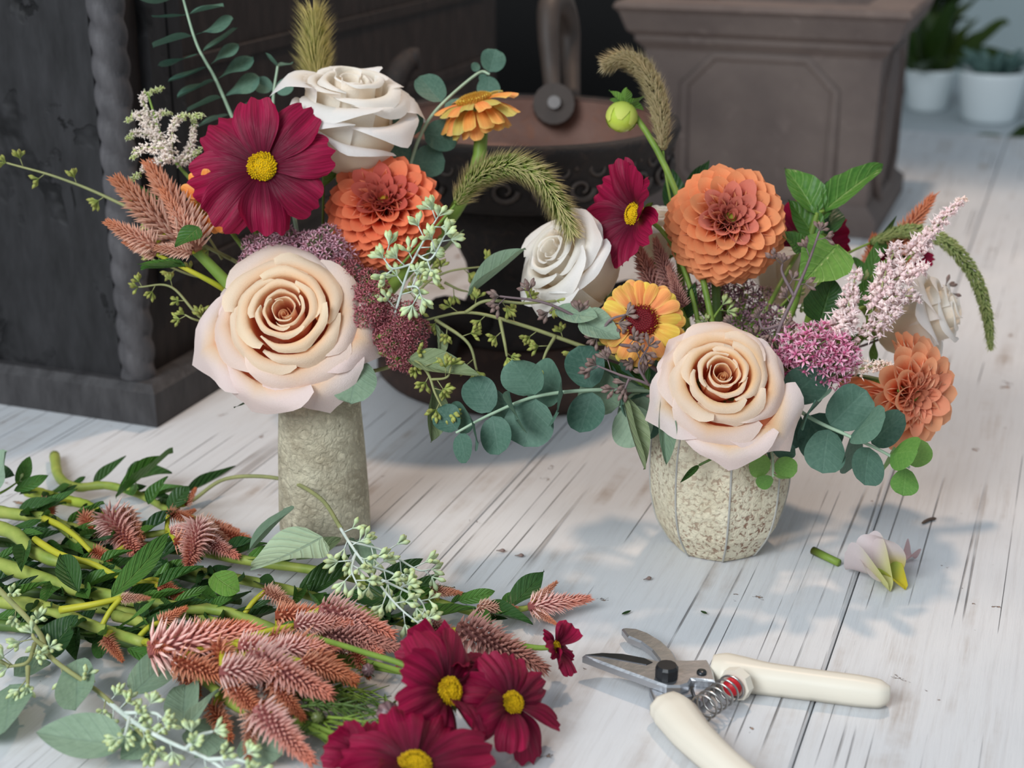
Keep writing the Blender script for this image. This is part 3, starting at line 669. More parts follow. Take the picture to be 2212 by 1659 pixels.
def dahlia(label, vase, px, py, D, rad, axis, cols, ccols, N=150, amax=118, hc=0.2, roll=0, seed=0, skip=None, green=L(150, 160, 50), oblate=.85, root=None, stem=True, wf=1.0):
    S = rad * D / FPX; n = Vector(axis).normalized(); pos = P(px, py, D) - n * hc * S
    mp, bp = mouth(vase, vkey(vase, pos)); t = thing('dahlia', label, 'flower', bp); M = frame(pos, n, roll, S); rr = np.random.default_rng(seed)
    PO = [dahlia_petal(i + seed * 3, *cols) for i in range(3)]; PC = [dahlia_petal(9 + i + seed * 3, *ccols) for i in range(2)]
    for i in range(N):
        f = (i + 1.5) / N; al = math.radians(7 + (amax - 7) * f ** .62); th = i * 2.39996 + rr.uniform(-.06, .06)
        if skip and skip(al, th): continue
        d = Vector((math.sin(al) * math.cos(th), math.sin(al) * math.sin(th), math.cos(al) * oblate)); dn = d.normalized()
        nr = Vector((0, 0, 1)) - dn * dn.z
        if nr.length < .05: nr = Vector((math.cos(th), math.sin(th), 0)) * -1
        inner = sstep(10, 42, math.degrees(al)); r1_ = (.52 + .48 * float(inner)) * rr.uniform(.96, 1.05); r0_ = r1_ * .30
        ln = r1_ - r0_; wd = (.26 + .42 * float(inner)) * rr.uniform(.92, 1.08) * .90 * wf
        dt = (dn + Vector((0, 0, -1)) * (.10 * float(inner)) + nr.normalized() * (.35 * (1 - float(inner)))).normalized()
        A = along(dn * r0_, dt, nr, wd, ln, wd); part('petal', (PC if al < .60 else PO)[i % 2], t, M @ A)
    m = MB(); m.lathe([(0, .44), (.08, .43), (.13, .38), (.14, .2), (.22, 0), (.16, -.25), (0, -.3)], 16, green); part('core', m.mesh('dahlia_core', M_VC), t, M)
    m = MB(); m.lathe([(0, -.36), (.08, -.36), (.16, -.3), (.3, -.26), (.12, -.2)], 12); cx = part('calyx', m.mesh('dahlia_calyx', M_SEPAL), t, M)
    for i in range(6):
        a = i * PI/3; d = (M.to_3x3() @ Vector((math.cos(a), math.sin(a), -.3))).normalized(); leaf(cx, M @ Vector((.2*math.cos(a), .2*math.sin(a), -.3)), d, n, S * .35, S * .2, 'ovate', M_SEPAL, 'sepal')
    if stem: stem_to(t, M @ Vector((0, 0, -.33)), n, mp, bp, .0032, M_STK)
    return t
# ------------------------------------------------------------------ zinnias
def zin_petal(key, c0, c1, ce):
    rr = np.random.default_rng(900 + key); nu, nv = 9, 10; u = np.linspace(-1, 1, nu)[None, :]; v = np.linspace(0, 1, nv)[:, None]
    wv = .05 + .15 * np.sin(PI * .5 * np.clip(v * 1.3, 0, 1)); top = 1 - .2 * np.abs(u) ** 2.6
    X = u * wv; Y = v * top; Z = -.05 * np.abs(u) ** 2 * v + .06 * np.sin(v * 3) - rr.uniform(.08, .2) * v ** 2 + .012 * np.cos(u * 6)
    f = (v + 0*u).ravel(); c = lerp(c0, c1, sstep(.15, .95, f)); e = (np.abs(u) + 0*v).ravel(); c = c + (np.asarray(ce) - c) * (np.maximum(sstep(.55, 1, e), sstep(.88, 1, f)) * .8)[:, None]
    m = MB(); m.grid(X, Y, Z, c, np.stack([u + 0*v, v + 0*u, 0*u*v + key], -1)); return m.mesh('zinnia_petal', M_ZIN)
def zinnia(label, vase, px, py, D, rad, axis, sets, disc, rings, roll=0, seed=0, srad=.003, cone=.18):
    S = rad * D / FPX; n = Vector(axis).normalized(); pos = P(px, py, D); mp, bp = mouth(vase, vkey(vase, pos)); M = frame(pos, n, roll, S); rr = np.random.default_rng(seed)
    t = thing('zinnia', label, 'flower', bp); PS = [zin_petal(i + 5 * seed, *s) for i, s in enumerate(sets)]
    for ri, (cnt, r0_, ln, tl, z) in enumerate(rings):
        for i in range(cnt):
            a = (i + .5 * (ri % 2)) * 2*PI / cnt + rr.uniform(-.08, .08); l2 = ln * rr.uniform(.92, 1.08)
            A = Matrix.Rotation(a, 4, 'Z') @ Matrix.Translation((0, r0_, z)) @ Matrix.Rotation(tl + rr.uniform(-.1, .1), 4, 'X') @ Matrix.Rotation(rr.uniform(-.2, .2), 4, 'Y') @ Matrix.Diagonal((l2 * 1.25, l2, l2, 1))
            part('petal', PS[rr.integers(len(PS))], t, M @ A)
    m = MB(); R = .40
    m.lathe([(R, -.05), (R*.95, cone*.4), (R*.6, cone*.95), (0, cone*.9)], 20, disc[0])
    for i in range(230):
        q = math.sqrt((i + .5) / 230); a = i * 2.39996; z = cone * (1.02 - .62 * q ** 3); p = np.array([R*q*math.cos(a), R*q*math.sin(a), z])
        m.spindle(p - np.array([0, 0, .04]), p + np.array([math.cos(a)*.03, math.sin(a)*.03, .05]), .014, disc[0], disc[1] if q < .72 else disc[2], .6, 4)
    for i in range(26):
        a = i * 2*PI/26 + rr.uniform(-.1, .1); q = R * rr.uniform(.7, 1.0); m.blob((q*math.cos(a), q*math.sin(a), cone * .72), .022, disc[3])
    part('disc', m.mesh('zinnia_disc', M_VC, False), t, M)
    m = MB()
    m.lathe([(0, -.30), (.12, -.30), (.24, -.22), (.30, -.10), (.26, .0)], 16, L(150, 170, 84))
    for i in range(70):
        a = i * 2.39996; f = i / 70; r_ = .16 + .16 * f; z = -.27 + .22 * f; m.spindle((r_*.8*math.cos(a), r_*.8*math.sin(a), z - .03), ((r_+.02)*math.cos(a), (r_+.02)*math.sin(a), z + .06), .035, L(110, 134, 60), L(150, 166, 90), .6)
    part('calyx', m.mesh('zinnia_calyx', M_VC, False), t, M)
    stem_to(t, M @ Vector((0, 0, -.28)), n, mp, bp, srad, M_STG); return t
# ------------------------------------------------------------------ spikes, clusters
def spike_mesh(key, cb, ct, tipc, N=250, full=1.0):
    rr = np.random.default_rng(1100 + key); m = MB(); m.tube([(0, -.04, 0), (0, .5, 0), (0, .93, 0)], [.07, .06, .01], 6, np.asarray(cb) * .45)
    for i in range(N):
        f = (i / N) ** .9; y = f * .93; a = i * 2.39996; prof = (.16 * (1 - f) ** .75 + .02) * full * (1 - .45 * math.exp(-f * 14)); ln = (.20 * (1 - f * .5)) * rr.uniform(.8, 1.25)
        d = np.array([math.cos(a), 0, math.sin(a)]); el = .30 + .85 * f
        p0 = np.array([0, y - .03, 0]) + d * prof * .4; p1 = p0 + d * ln * math.cos(el) * 1.05 + np.array([0, 1, 0]) * ln * math.sin(el) + rr.normal(0, .008, 3)
        c = lerp(cb, ct, float(sstep(.15, .7, f)) if np.ndim(f) == 0 else f); m.spindle(p0, p1, .019 * (1 - .35 * f), c * .8, lerp(c, tipc, .9 * (1 - f) + .2), .4, 4)
    return m.mesh('celosia_spike', M_VCS, False)
TIPC = L(255, 228, 216)
SPK_P = [spike_mesh(i, L(230, 136, 132), L(228, 124, 90), TIPC) for i in range(3)]          # pink
SPK_O = [spike_mesh(5 + i, L(214, 108, 76), L(218, 116, 66), L(250, 190, 156), 190, .85) for i in range(3)]   # orange
SPK_M = [spike_mesh(9 + i, L(176, 110, 104), L(198, 130, 112), L(226, 180, 168)) for i in range(2)]   # muted
SPK_T = [spike_mesh(12 + i, L(226, 150, 124), L(206, 112, 58), L(252, 218, 196), 230, .95) for i in range(2)]  # tan
def spike(parent, a, b, kind, wd=1.0, name='flower_spike'):
    a = Vector(a); b = Vector(b); d = b - a; ln = d.length
    return part(name, kind[random.randrange(len(kind))], parent, along(a, d, -FW, ln * wd * 1.25, ln, ln * wd * 1.25))
def floret_cluster(parent, pts, r, cols, name='floret_cluster', nf=1.0):
    """star florets on a lumpy dome; pts = list of (centre, radius, up) lobes"""
    m = MB()
    for (c, R, up, n) in pts:
        c = np.array(c); up = np.array(up) / np.linalg.norm(up)
        q = np.array([1.0, 0, 0]) if abs(up[0]) < .8 else np.array([0, 1.0, 0]); x = np.cross(up, q); x /= np.linalg.norm(x); y = np.cross(up, x)
        for i in range(n):
            ct = 1 - (i + .5) / n * 1.15; st = math.sqrt(max(0, 1 - ct * ct)); a = i * 2.39996
            d = (x * math.cos(a) + y * math.sin(a)) * st + up * ct; p = c + d * R * random.uniform(.86, 1.08); 
            if random.random() < .5: m.tube([c + d * R * .3, p], r * .12, 3, L(120, 130, 84), False)
            cc = lerp(cols[0], cols[1], random.random()); u1 = np.cross(d, [0.3, .5, .8]); u1 /= np.linalg.norm(u1); u2 = np.cross(d, u1); s = r * random.uniform(.8, 1.25); rot = random.random() * 6
            for k in range(5):
                b = rot + k * 2*PI/5; e = u1 * math.cos(b) + u2 * math.sin(b); f = -u1 * math.sin(b) + u2 * math.cos(b)
                V = [p, p + e*s*.45 + f*s*.17 + d*s*.25, p + e*s + d*s*.45, p + e*s*.45 - f*s*.17 + d*s*.25]
                m.add(V, [(0, 1, 2, 3)], np.array([cols[2], cc, lerp(cc, cols[3], .6), cc]))
            m.blob(p + d * s * .3, s * .2, cols[2])
    return m.obj(name, M_VC, parent, False, kind='stuff')
def sedum(label, vase, lobes, r, cols, group=None):
    """lobes: (px,py,D,radpx,n,(r,u,t))"""
    pts = [(P(x, y, D), R * D / FPX, cd(*ax), n) for x, y, D, R, n, ax in lobes]
    c0 = Vector(np.mean([tuple(p[0]) for p in pts], axis=0)); mp, bp = mouth(vase, vkey(vase, c0)); t = thing('stonecrop', label, 'flower', bp, group)
    for p in pts:
        floret_cluster(t, [p], r, cols)
    hub = c0 * .6 + mp * .4
    for p in pts:
        m = MB(); m.tube([hub, Vector(p[0])], .0016, 6); m.obj('branch', M_STG, t)
    stem_to(t, hub, (c0 - mp), mp, bp, .0026, M_STG); return t
def sedum2(label, vase, regions, r, cols):
    """regions: (px,py,D,rx,ry,n lobes,lobe px,n florets)"""
    lob = []
    for (x, y, D, rx, ry, n, lp, nf) in regions:
        for i in range(n):
            q = math.sqrt((i + .5) / n); a = i * 2.39996; ex, ey = q * math.cos(a), q * math.sin(a)
            lob.append((x + rx * ex + random.uniform(-4, 4), y + ry * ey + random.uniform(-4, 4), D - .012 * (1 - q * q) + random.uniform(-.004, .004), lp * random.uniform(.8, 1.2), nf, (ex * .7, .5 - ey * .4, .8)))
    return sedum(label, vase, lob, r, cols)
def foxtail(label, vase, pts, wpx, cg, cb, nb=520, ng=620, blen=1.0, stem_r=.0009, bw=1.0):
    Q = [P(*p) for p in pts]; mp, bp = mouth(vase, vkey(vase, Q[0])); t = thing('foxtail_grass', label, 'grass', bp)
    c = catmull(Q, 80); tan = np.gradient(c, axis=0); tan /= np.linalg.norm(tan, axis=1)[:, None]; wd = wpx * pts[len(pts)//2][2] / FPX * .5; m = MB(); m.tube(c, wd * .25, 5, np.asarray(cg) * .5)
    def at(f):
        k = min(78, int(f * 79)); fr = f * 79 - k; return c[k] * (1 - fr) + c[k+1] * fr, tan[k], np.sin(PI * min(1, f * .93 + .07)) ** .45 if f > .5 else (.45 + .55 * float(sstep(0, .25, f)))
    for i in range(ng):
        f = random.random(); p, tn, w_ = at(f); a = random.random() * 6.283; u = np.cross(tn, [.2, .9, .1]); u /= np.linalg.norm(u); v = np.cross(tn, u); d = u * math.cos(a) + v * math.sin(a)
        q = p + d * wd * w_ * random.uniform(.3, .5); m.spindle(q, q + d * wd * .36 * w_ + tn * wd * .30, wd * .095, lerp(cg, L(70, 90, 30), random.random() * .5), lerp(cg, cb, random.random() * .6), .5, 4)
    part_o = m.obj('seed_head', M_FOX, t, False, kind='stuff'); m = MB()
    for i in range(nb):
        f = random.random(); p, tn, w_ = at(f); a = random.random() * 6.28; u = np.cross(tn, [.2, .9, .1]); u /= np.linalg.norm(u); v = np.cross(tn, u); d = u * math.cos(a) + v * math.sin(a)
        q = p + d * wd * w_ * .5; e = q + (d * .8 + tn * .8) * wd * .95 * blen * random.uniform(.6, 1.2); s = np.cross(d, tn) * wd * .06 * bw
        m.add([q - s, q + s, e], [(0, 1, 2)], np.array([cg, cg, cb]))
    m.obj('bristles', M_FOX, part_o, False, kind='stuff')
    stem_to(t, c[0], tan[0], mp, bp, stem_r, M_STG, .3); return t
def astilbe(label, vase, axis, branches, wpx, cols, dens=1.0, group=None):
    """axis: main px path; branches: list of px paths"""
    Q = [P(*p) for p in axis]; mp, bp = mouth(vase, vkey(vase, Q[0])); t = thing('astilbe', label, 'flower', bp, group)
    m = MB(); m.tube(catmull(Q, 20), np.linspace(.0014, .0007, 20), 6); m.obj('main_axis', M_STG, t)
    for br in branches:
        c = catmull([P(*p) for p in br[0]], 40); w_ = br[1] * br[0][0][2] / FPX; m = MB(); m.tube(c, np.linspace(.0008, .0004, 40), 5, L(170, 176, 120))
        ln = np.linalg.norm(np.diff(c, axis=0), axis=1).sum(); n = int(ln / w_ * 50 * dens)
        for i in range(n):
            f = random.random() ** .9; p = c[int(f * 39)]; d = RNG.normal(0, 1, 3); d /= np.linalg.norm(d); q = p + d * w_ * .5 * (1.1 - .65 * f) * random.uniform(.5, 1.05)
            cc = lerp(cols[0], cols[1], random.random()) if f < br[2] else lerp(cols[0], cols[2], .5 + .5 * random.random()); s = w_ * .115 * (1.15 - .4 * f)
            m.blob(q, s, cc)
            for k in range(3):
                e = d * .7 + RNG.normal(0, .6, 3); m.spindle(q, q + e * s * 1.5, s * .28, cc, lerp(cc, L(255, 250, 246), .5), .5, 3)
        m.obj('floret_branch', M_VC, t, False, kind='stuff')
    stem_to(t, Q[0], Q[1] - Q[0], mp, bp, .0015, M_STG); return t
# ------------------------------------------------------------------ eucalyptus
def seed_mesh(c1, c2, ct):
    m = MB(); pr = [(.0, -.02), (.05, 0), (.06, .25), (.12, .45), (.20, .62), (.205, .74), (.14, .86), (.05, .97), (0, 1.0)]
    cols = np.array([c1, c1, c1, lerp(c1, c2, .6), c2, c2, lerp(c2, ct, .6), ct, ct]); m.lathe([(r, z) for r, z in pr], 8, cols)
    return m.mesh('seed_pod', M_SEED)
SD_G = seed_mesh(L(150, 168, 118), L(176, 192, 128), L(150, 146, 92)); SD_W = seed_mesh(L(186, 204, 182), L(186, 200, 146), L(178, 186, 116))
SD_P = seed_mesh(L(120, 106, 100), L(134, 112, 104), L(110, 84, 80)); SD_Y = seed_mesh(L(136, 150, 76), L(158, 164, 84), L(132, 124, 66)); SD_L = seed_mesh(L(190, 206, 178), L(196, 212, 164), L(176, 184, 120))
def umbel(t, m, o, d, ln, seed, n=6, sp_=.9, ped=None, colw=1.0):
    """pedicels radiate from the end of a short peduncle"""
    d = Vector(d).normalized(); pl = ln * random.uniform(.6, 1.1) if ped is None else ped
    e = Vector(o) + d * pl; m.tube([o, e], [ln * .05, ln * .045], 5)
    x = d.cross(Vector((.31, .7, .2))).normalized(); y = d.cross(x)
    for k in range(n):
        a = k * 2*PI / n + random.uniform(-.4, .4); q = random.uniform(.35, 1.15) * sp_
        dd = (d * math.cos(q) + (x * math.cos(a) + y * math.sin(a)) * math.sin(q)).normalized()
        part('seed_pod', seed, t, frame(e, dd, 0, (ln * .86, ln * .86, ln * random.uniform(.9, 1.25))))
def seeded(name, label, paths, seed, smat, lnpx, step, vase=None, root=None, nper=6, leaves=(), group=None, srad=.0013, bare=None, sp_=.9):
    """paths: px polylines, first is main; umbels every `step` px"""
    Q = [[P(*p) if len(p) == 3 else p[0] for p in pa] for pa in paths]; D = paths[0][0][2]
    mp, bp = mouth(vase, vkey(vase, Q[0][0])) if vase else (None, None); t = thing(name, label, 'eucalyptus', bp if vase else Q[0][0], group)
    ln = lnpx * D / FPX; m = MB(); side = 1
    for pi, q in enumerate(Q):
        c = catmull(q, 30); m.tube(c, np.linspace(srad if pi == 0 else srad * .75, srad * .45, 30), 6)
        L_ = np.linalg.norm(np.diff(c, axis=0), axis=1); tot = L_.sum(); cum = np.r_[0, np.cumsum(L_)]; stp = step * D / FPX; s = stp * (.8 if pi == 0 else .5)
        while s <= tot:
            k = min(28, int(np.searchsorted(cum, s))); p = Vector(c[k]); tn = Vector(c[k+1] - c[k]).normalized(); side = -side
            sd = tn.cross(-FW).normalized() * side; d = (tn * .55 + sd * random.uniform(.5, 1.0) - FW * random.uniform(-.5, .6))
            umbel(t, m, p, d, ln, seed, nper + random.choice((-1, 0, 0, 1)), sp_); s += stp * random.uniform(.8, 1.2)
        umbel(t, m, Vector(c[-1]), Vector(c[-1] - c[-2]), ln, seed, nper, sp_, ped=ln * .1)
    m.obj('stem', smat, t)
    if bare: m = MB(); m.tube(catmull([P(*p) for p in bare], 30), srad * 1.25, 7); m.obj('bare_stalk', M_STS, t)
    for lf in leaves:
        (x, y, D2), (x2, y2, D3), wpx, kind, mat, up = lf; a, b = P(x, y, D2), P(x2, y2, D3); leaf(t, a, b - a, up, (b - a).length, wpx * D2 / FPX, kind, mat)
    if vase: stem_to(t, Q[0][0], Q[0][1] - Q[0][0], mp, bp, srad, smat, .3)
    return t
def dollar(label, pts, leafpx, n, vase=None, mat=None, tipmat=None, smat=None, face=0.5, flat=0.0, sizes=None, srad=.0014, name='eucalyptus_sprig', group=None, ntip=2, perp=True, start=.0):
    """opposite round leaf pairs along a px path"""
    Q = [P(*p) for p in pts]; mp, bp = mouth(vase, vkey(vase, Q[0])) if vase else (None, None); t = thing(name, label, 'eucalyptus', bp if vase else Q[0], group)
    c = catmull(Q, 60); m = MB(); m.tube(c, np.linspace(srad, srad * .6, 60), 7); m.obj('stem', smat or M_STE, t)
    for i in range(n):
        f = start + (1 - start) * (i + .4) / (n - .6); k = min(58, int(f * 59)); p = Vector(c[k]); tn = Vector(c[k+1] - c[k]).normalized(); D = depth(p)
        s = leafpx * D / FPX * (1.05 - .35 * f if sizes is None else sizes[i]); ax = tn.cross(-FW).normalized(); bx_ = tn.cross(ax)
        rot = (i % 2) * PI / 2 * (1 - face) + random.uniform(-.25, .25); 
        for sg in (-1, 1):
            sd = (ax * math.cos(rot) + bx_ * math.sin(rot)) * sg; d = (sd + tn * random.uniform(.05, .45) * (1 - flat)).normalized()
            nr = (tn * (.25 + flat + 1.2 * abs(math.sin(rot))) + (-FW) * (1 - flat) * abs(math.cos(rot)) + RNG.normal(0, .2) * sd.cross(tn)).normalized()
            mt = (tipmat or mat) if i >= n - ntip else mat
            leaf(t, p + sd * srad, d, nr, s * random.uniform(.9, 1.08), s * random.uniform(.92, 1.1), 'round', mt)
    if vase: stem_to(t, Q[0], Q[1] - Q[0], mp, bp, srad, smat or M_STE, .3)
    return t
def dg(x): return math.radians(x)
# ================================================================== LEFT BOUQUET
rose('rose', 'large open peach rose low at the front of the left bouquet', 'L', 614, 680, .965, 182, cd(-.02, .30, 1), FULL, PEACH, 0, .55, 3,
     [(dg(200), .84, .26, .34), (dg(140), .64, .22, .2), (dg(57), .66, .22, .26), (dg(345), .82, .24, .34), (dg(296), .82, .28, .2), (dg(250), .84, .26, .16)])
rose('rose', 'tall white rose at the top of the left bouquet', 'L', 750, 262, 1.03, 172, cd(.16, .84, .52), CUP, WHITE, 0, .58, 5,
     [(dg(165), .56, .34, .22, 1.04), (dg(22), .58, .42, .3, .90), (dg(262), .66, .12, .08, .58), (dg(312), .64, .24, .16, .76), (dg(214), .62, .20, .14, .80), (dg(90), .52, .2, .1, 1.04)])
cosmos('burgundy cosmos with yellow centre facing forward beside the tall white rose', 567, 361, .985, 152, cd(-.05, .12, 1), vase='L', roll=.15, seed=1, wild=.12,
       tilts=[.12, .05, .1, .22, .12, .02, .1, .05], lens=[.98, 1.02, 1.08, 1.05, .98, .92, 1.0, 1.06])
DC_R = (L(240, 96, 60), L(250, 140, 98), L(246, 156, 124)); DC_RC = (L(186, 70, 60), L(214, 104, 88), L(204, 104, 96))
dahlia('deep orange ball dahlia below the tall white rose', 'L', 830, 445, 1.02, 122, cd(.02, .55, 1), DC_R, DC_RC, 250, 124, .2, 0, 2, green=L(176, 140, 40))
ZS = [(L(228, 136, 60), L(238, 166, 88), L(226, 186, 100)), (L(196, 156, 70), L(204, 184, 96), L(196, 186, 106)), (L(236, 132, 70), L(244, 164, 92), L(232, 180, 104))]
zinnia('amber zinnia seen from the side on a thick green stalk', 'L', 1025, 222, 1.05, 96, cd(-.25, .88, .30), ZS, (L(170, 110, 30), L(196, 150, 50), L(220, 180, 60), L(230, 200, 90)),
       [(14, .34, .62, .05, .02), (15, .36, .66, -.45, -.08), (14, .34, .62, -.85, -.14)], seed=2, srad=.0048)
zinnia('orange flower half hidden behind the left burgundy cosmos', 'L', 452, 436, .995, 76, cd(-.35, -.25, .9), [(L(224, 104, 30), L(244, 150, 70), L(246, 170, 96)), (L(232, 120, 40), L(240, 160, 84), L(244, 180, 110))], (L(120, 70, 20), L(170, 110, 40), L(190, 140, 50), L(200, 160, 70)),
       [(11, .26, .72, .1, .02), (12, .30, .72, -.25, -.05)], seed=3, srad=.002)
MAUVE = (L(196, 128, 152), L(214, 160, 176), L(168, 110, 122), L(240, 214, 220)); BURG = (L(146, 58, 74), L(176, 84, 96), L(120, 52, 58), L(220, 160, 164)); PINK = (L(222, 120, 160), L(236, 170, 196), L(196, 92, 134), L(255, 236, 242)); DUSK = (L(120, 80, 96), L(150, 104, 120), L(96, 66, 78), L(190, 150, 164))
sedum2('mauve stonecrop cluster above the large peach rose', 'L', [(600, 553, 1.01, 72, 42, 16, 24, 22), (690, 548, 1.01, 62, 44, 14, 24, 22)], .0034, MAUVE)
sedum2('burgundy stonecrop right of the large peach rose', 'L', [(800, 672, .985, 48, 66, 16, 22, 26), (868, 728, .98, 40, 66, 14, 20, 26), (735, 600, 1.0, 40, 40, 8, 22, 22)], .0029, BURG)
astilbe('cream astilbe plume at far left of the left bouquet', 'L', [(430, 410, 1.02), (360, 320, 1.02), (318, 200, 1.02)],
        [([(322, 250, 1.02), (310, 210, 1.02), (355, 188, 1.02)], 24, .6), ([(335, 290, 1.02), (300, 250, 1.02), (272, 262, 1.02)], 26, .7), ([(335, 275, 1.02), (345, 245, 1.02), (370, 245, 1.02)], 22, .7), ([(345, 305, 1.01), (300, 285, 1.01), (275, 300, 1.01)], 24, .7),
         ([(370, 330, 1.01), (380, 260, 1.01), (440, 248, 1.01)], 26, .6), ([(400, 350, 1.02), (415, 300, 1.02), (420, 250, 1.02)], 24, .8), ([(355, 320, 1.0), (310, 320, 1.0), (285, 340, 1.0)], 30, .8), ([(370, 340, 1.0), (320, 360, 1.0), (278, 395, 1.0)], 26, .7), ([(380, 350, 1.01), (410, 340, 1.01), (438, 320, 1.01)], 26, .7), ([(350, 320, 1.02), (330, 280, 1.02), (318, 240, 1.02)], 34, .9)], 26, (L(236, 218, 206), L(244, 230, 216), L(178, 196, 104)), .8)
def celosia_stem(label, vase, pts, spikes, kind, leaves=(), r=.0030, mat=None, group=None, yel=True):
    Q = [P(*p) for p in pts]; mp, bp = mouth(vase, vkey(vase, Q[0])); t = thing('celosia', label, 'flower', bp, group)
    m = MB(); m.tube(catmull(Q, 20), np.linspace(r, r * .6, 20), 8); m.obj('stalk', mat or M_STG, t)
    for (a, b, wd, *jn) in spikes:
        A, B = P(*a), P(*b); spike(t, A, B, kind, wd)
        q = min((Vector(x) for x in catmull(Q, 20)), key=lambda x: (x - A).length); m = MB(); m.tube([q, A], .0014, 6); m.obj('side_shoot', M_STY, t)
    for (a, b, wpx, up) in leaves:
        A, B = P(*a), P(*b); leaf(t, A, B - A, up, (B - A).length, wpx * a[2] / FPX, 'lance', M_CEL)
    stem_to(t, Q[0], Q[1] - Q[0], mp, bp, r, mat or M_STG); return t
celosia_stem('copper celosia with several feathery spikes at left of the left bouquet', 'L', [(500, 620, .99), (420, 540, .985), (350, 490, .985)],
    [((400, 530, .985), (238, 375, .99), .85), ((425, 520, .99), (312, 340, 1.0), .8), ((425, 535, .98), (345, 400, .985), .75), ((330, 530, .975), (222, 475, .975), .9), ((410, 545, .975), (300, 530, .975), .6)], SPK_T,
    [((430, 490, .97), (380, 540, .96), 60, cd(0, .6, 1)), ((380, 500, .99), (290, 420, 1.0), 44, cd(0, 1, .4)), ((395, 570, .98), (300, 590, .97), 26, cd(0, 1, .5))], r=.0042)
celosia_stem('slender yellow green celosia shoot under the copper spikes', 'L', [(510, 640, 1.0), (440, 600, .985), (330, 545, .98)], [((335, 548, .98), (262, 520, .98), .9)], SPK_T, [((400, 575, .98), (305, 588, .975), 22, cd(0, 1, .3))], r=.0022, mat=M_STY)
foxtail('upright green foxtail grass behind the tall white rose', 'L', [(688, 190, 1.06), (680, 130, 1.06), (678, 32, 1.06)], 60, L(150, 156, 74), L(226, 206, 146), 1200, 900, 1.6)
foxtail('long green foxtail arching between the two bouquets', 'L', [(985, 440, 1.0), (1030, 385, .99), (1095, 358, .98), (1160, 380, .975), (1205, 440, .97), (1236, 505, .97)], 64, L(134, 160, 66), L(232, 210, 168), 2200, 2200, 1.15)
dollar('tall eucalyptus sprig rising past the top edge at left', [(505, 260, 1.08), (465, 170, 1.07), (425, 95, 1.06), (392, -15, 1.05)], 82, 8, 'L', M_EUCD, M_EUCD, flat=.96, face=1, sizes=[1.0, 1.0, 1.05, 1.0, 1.05, 1.05, .9, 1.15])
dollar('small eucalyptus tip peeping out behind the burgundy cosmos', [(610, 330, 1.07), (590, 230, 1.08), (600, 140, 1.08)], 50, 4, 'L', M_EUCD, M_EUCD, face=.5)
dollar('eucalyptus sprig beside the amber zinnia stalk', [(880, 380, 1.06), (905, 300, 1.06), (945, 235, 1.06), (1030, 160, 1.09), (1058, 160, 1.09)], 70, 5, 'L', M_EUCD, M_EUCD, face=.9, sizes=[1.1, 1.1, 1.0, .3, .75])
seeded('seeded_eucalyptus', 'thin seeded eucalyptus twig reaching the left edge of the picture', [[(500, 560, 1.03), (250, 435, 1.03), (130, 385, 1.03), (15, 352, 1.03)]], SD_Y, M_STS, 22, 62, 'L', nper=7, srad=.0014)
seeded('seeded_eucalyptus', 'seeded eucalyptus twigs hanging left of the large peach rose', [[(520, 700, 1.02), (440, 690, 1.01), (370, 620, 1.01), (300, 620, 1.01)], [(480, 560, 1.03), (440, 500, 1.03), (400, 470, 1.03)], [(460, 700, 1.01), (420, 690, 1.0), (400, 680, 1.0)], [(440, 600, 1.02), (400, 590, 1.02), (330, 560, 1.02)]], SD_Y, M_STS, 20, 42, 'L', nper=6)
seeded('seeded_eucalyptus', 'silvery seeded eucalyptus spray against the deep orange dahlia', [[(850, 690, .975), (880, 590, .965), (915, 520, .96), (945, 470, .96)], [(890, 570, .965), (850, 580, .96), (830, 560, .96)], [(900, 550, .965), (930, 560, .955), (960, 510, .955)], [(880, 620, .965), (900, 620, .96), (910, 640, .96)]], SD_L, M_STW, 31, 26, 'L', nper=6, srad=.0011)
seeded('seeded_eucalyptus', 'olive seeded eucalyptus stretching right toward the urn', [[(880, 760, 1.0), (900, 640, 1.01), (960, 590, 1.02), (1050, 575, 1.02)], [(900, 640, 1.01), (890, 600, 1.02), (930, 580, 1.02)], [(960, 610, 1.02), (990, 625, 1.02), (1010, 630, 1.02)]], SD_Y, M_STS, 22, 44, 'L', nper=6,
       leaves=[((900, 600, 1.02), (1010, 510, 1.03), 26, 'long', M_OLV, cd(0, .9, .4))])
seeded('seeded_eucalyptus', 'seeded eucalyptus with long olive leaf drooping beside the left vase', [[(870, 760, .98), (920, 800, .96), (940, 850, .955), (960, 890, .955)], [(930, 820, .957), (965, 815, .95), (975, 790, .95)]], SD_Y, M_STS, 24, 30, 'L', nper=6,
       leaves=[((880, 775, .97), (1040, 838, .95), 66, 'lance', M_OLV, cd(-.15, .75, .8)), ((935, 830, .965), (925, 955, .965), 60, 'long', M_OLV, cd(.7, .1, .6))])
t = thing('eucalyptus_leaf', 'single round grey green eucalyptus leaf over the left vase rim', 'leaf', VL + Vector((.008, -.01, .009)))
leaf(t, P(775, 775, .975), P(755, 890, .96) - P(775, 775, .975), cd(.1, .3, 1), 112 * .965 / FPX, 98 * .965 / FPX, 'round', M_SE, key=1)
m = MB(); m.tube(catmull([P(775, 778, .975), P(770, 760, 1.0), VL + Vector((.01, -.012, zl + .004)), VL + Vector((.008, -.01, .009))], 16), .0012, 6); m.obj('stem', M_STG, t)
t = thing('dahlia_leaf', 'dark narrow leaf poking out left of the left vase rim', 'leaf', VL + Vector((-.008, -.005, .009)))
leaf(t, P(575, 852, .99), P(508, 888, .98) - P(575, 852, .99), cd(.2, .8, .5), 78 / FPX, 18 / FPX, 'lance', M_CELD)
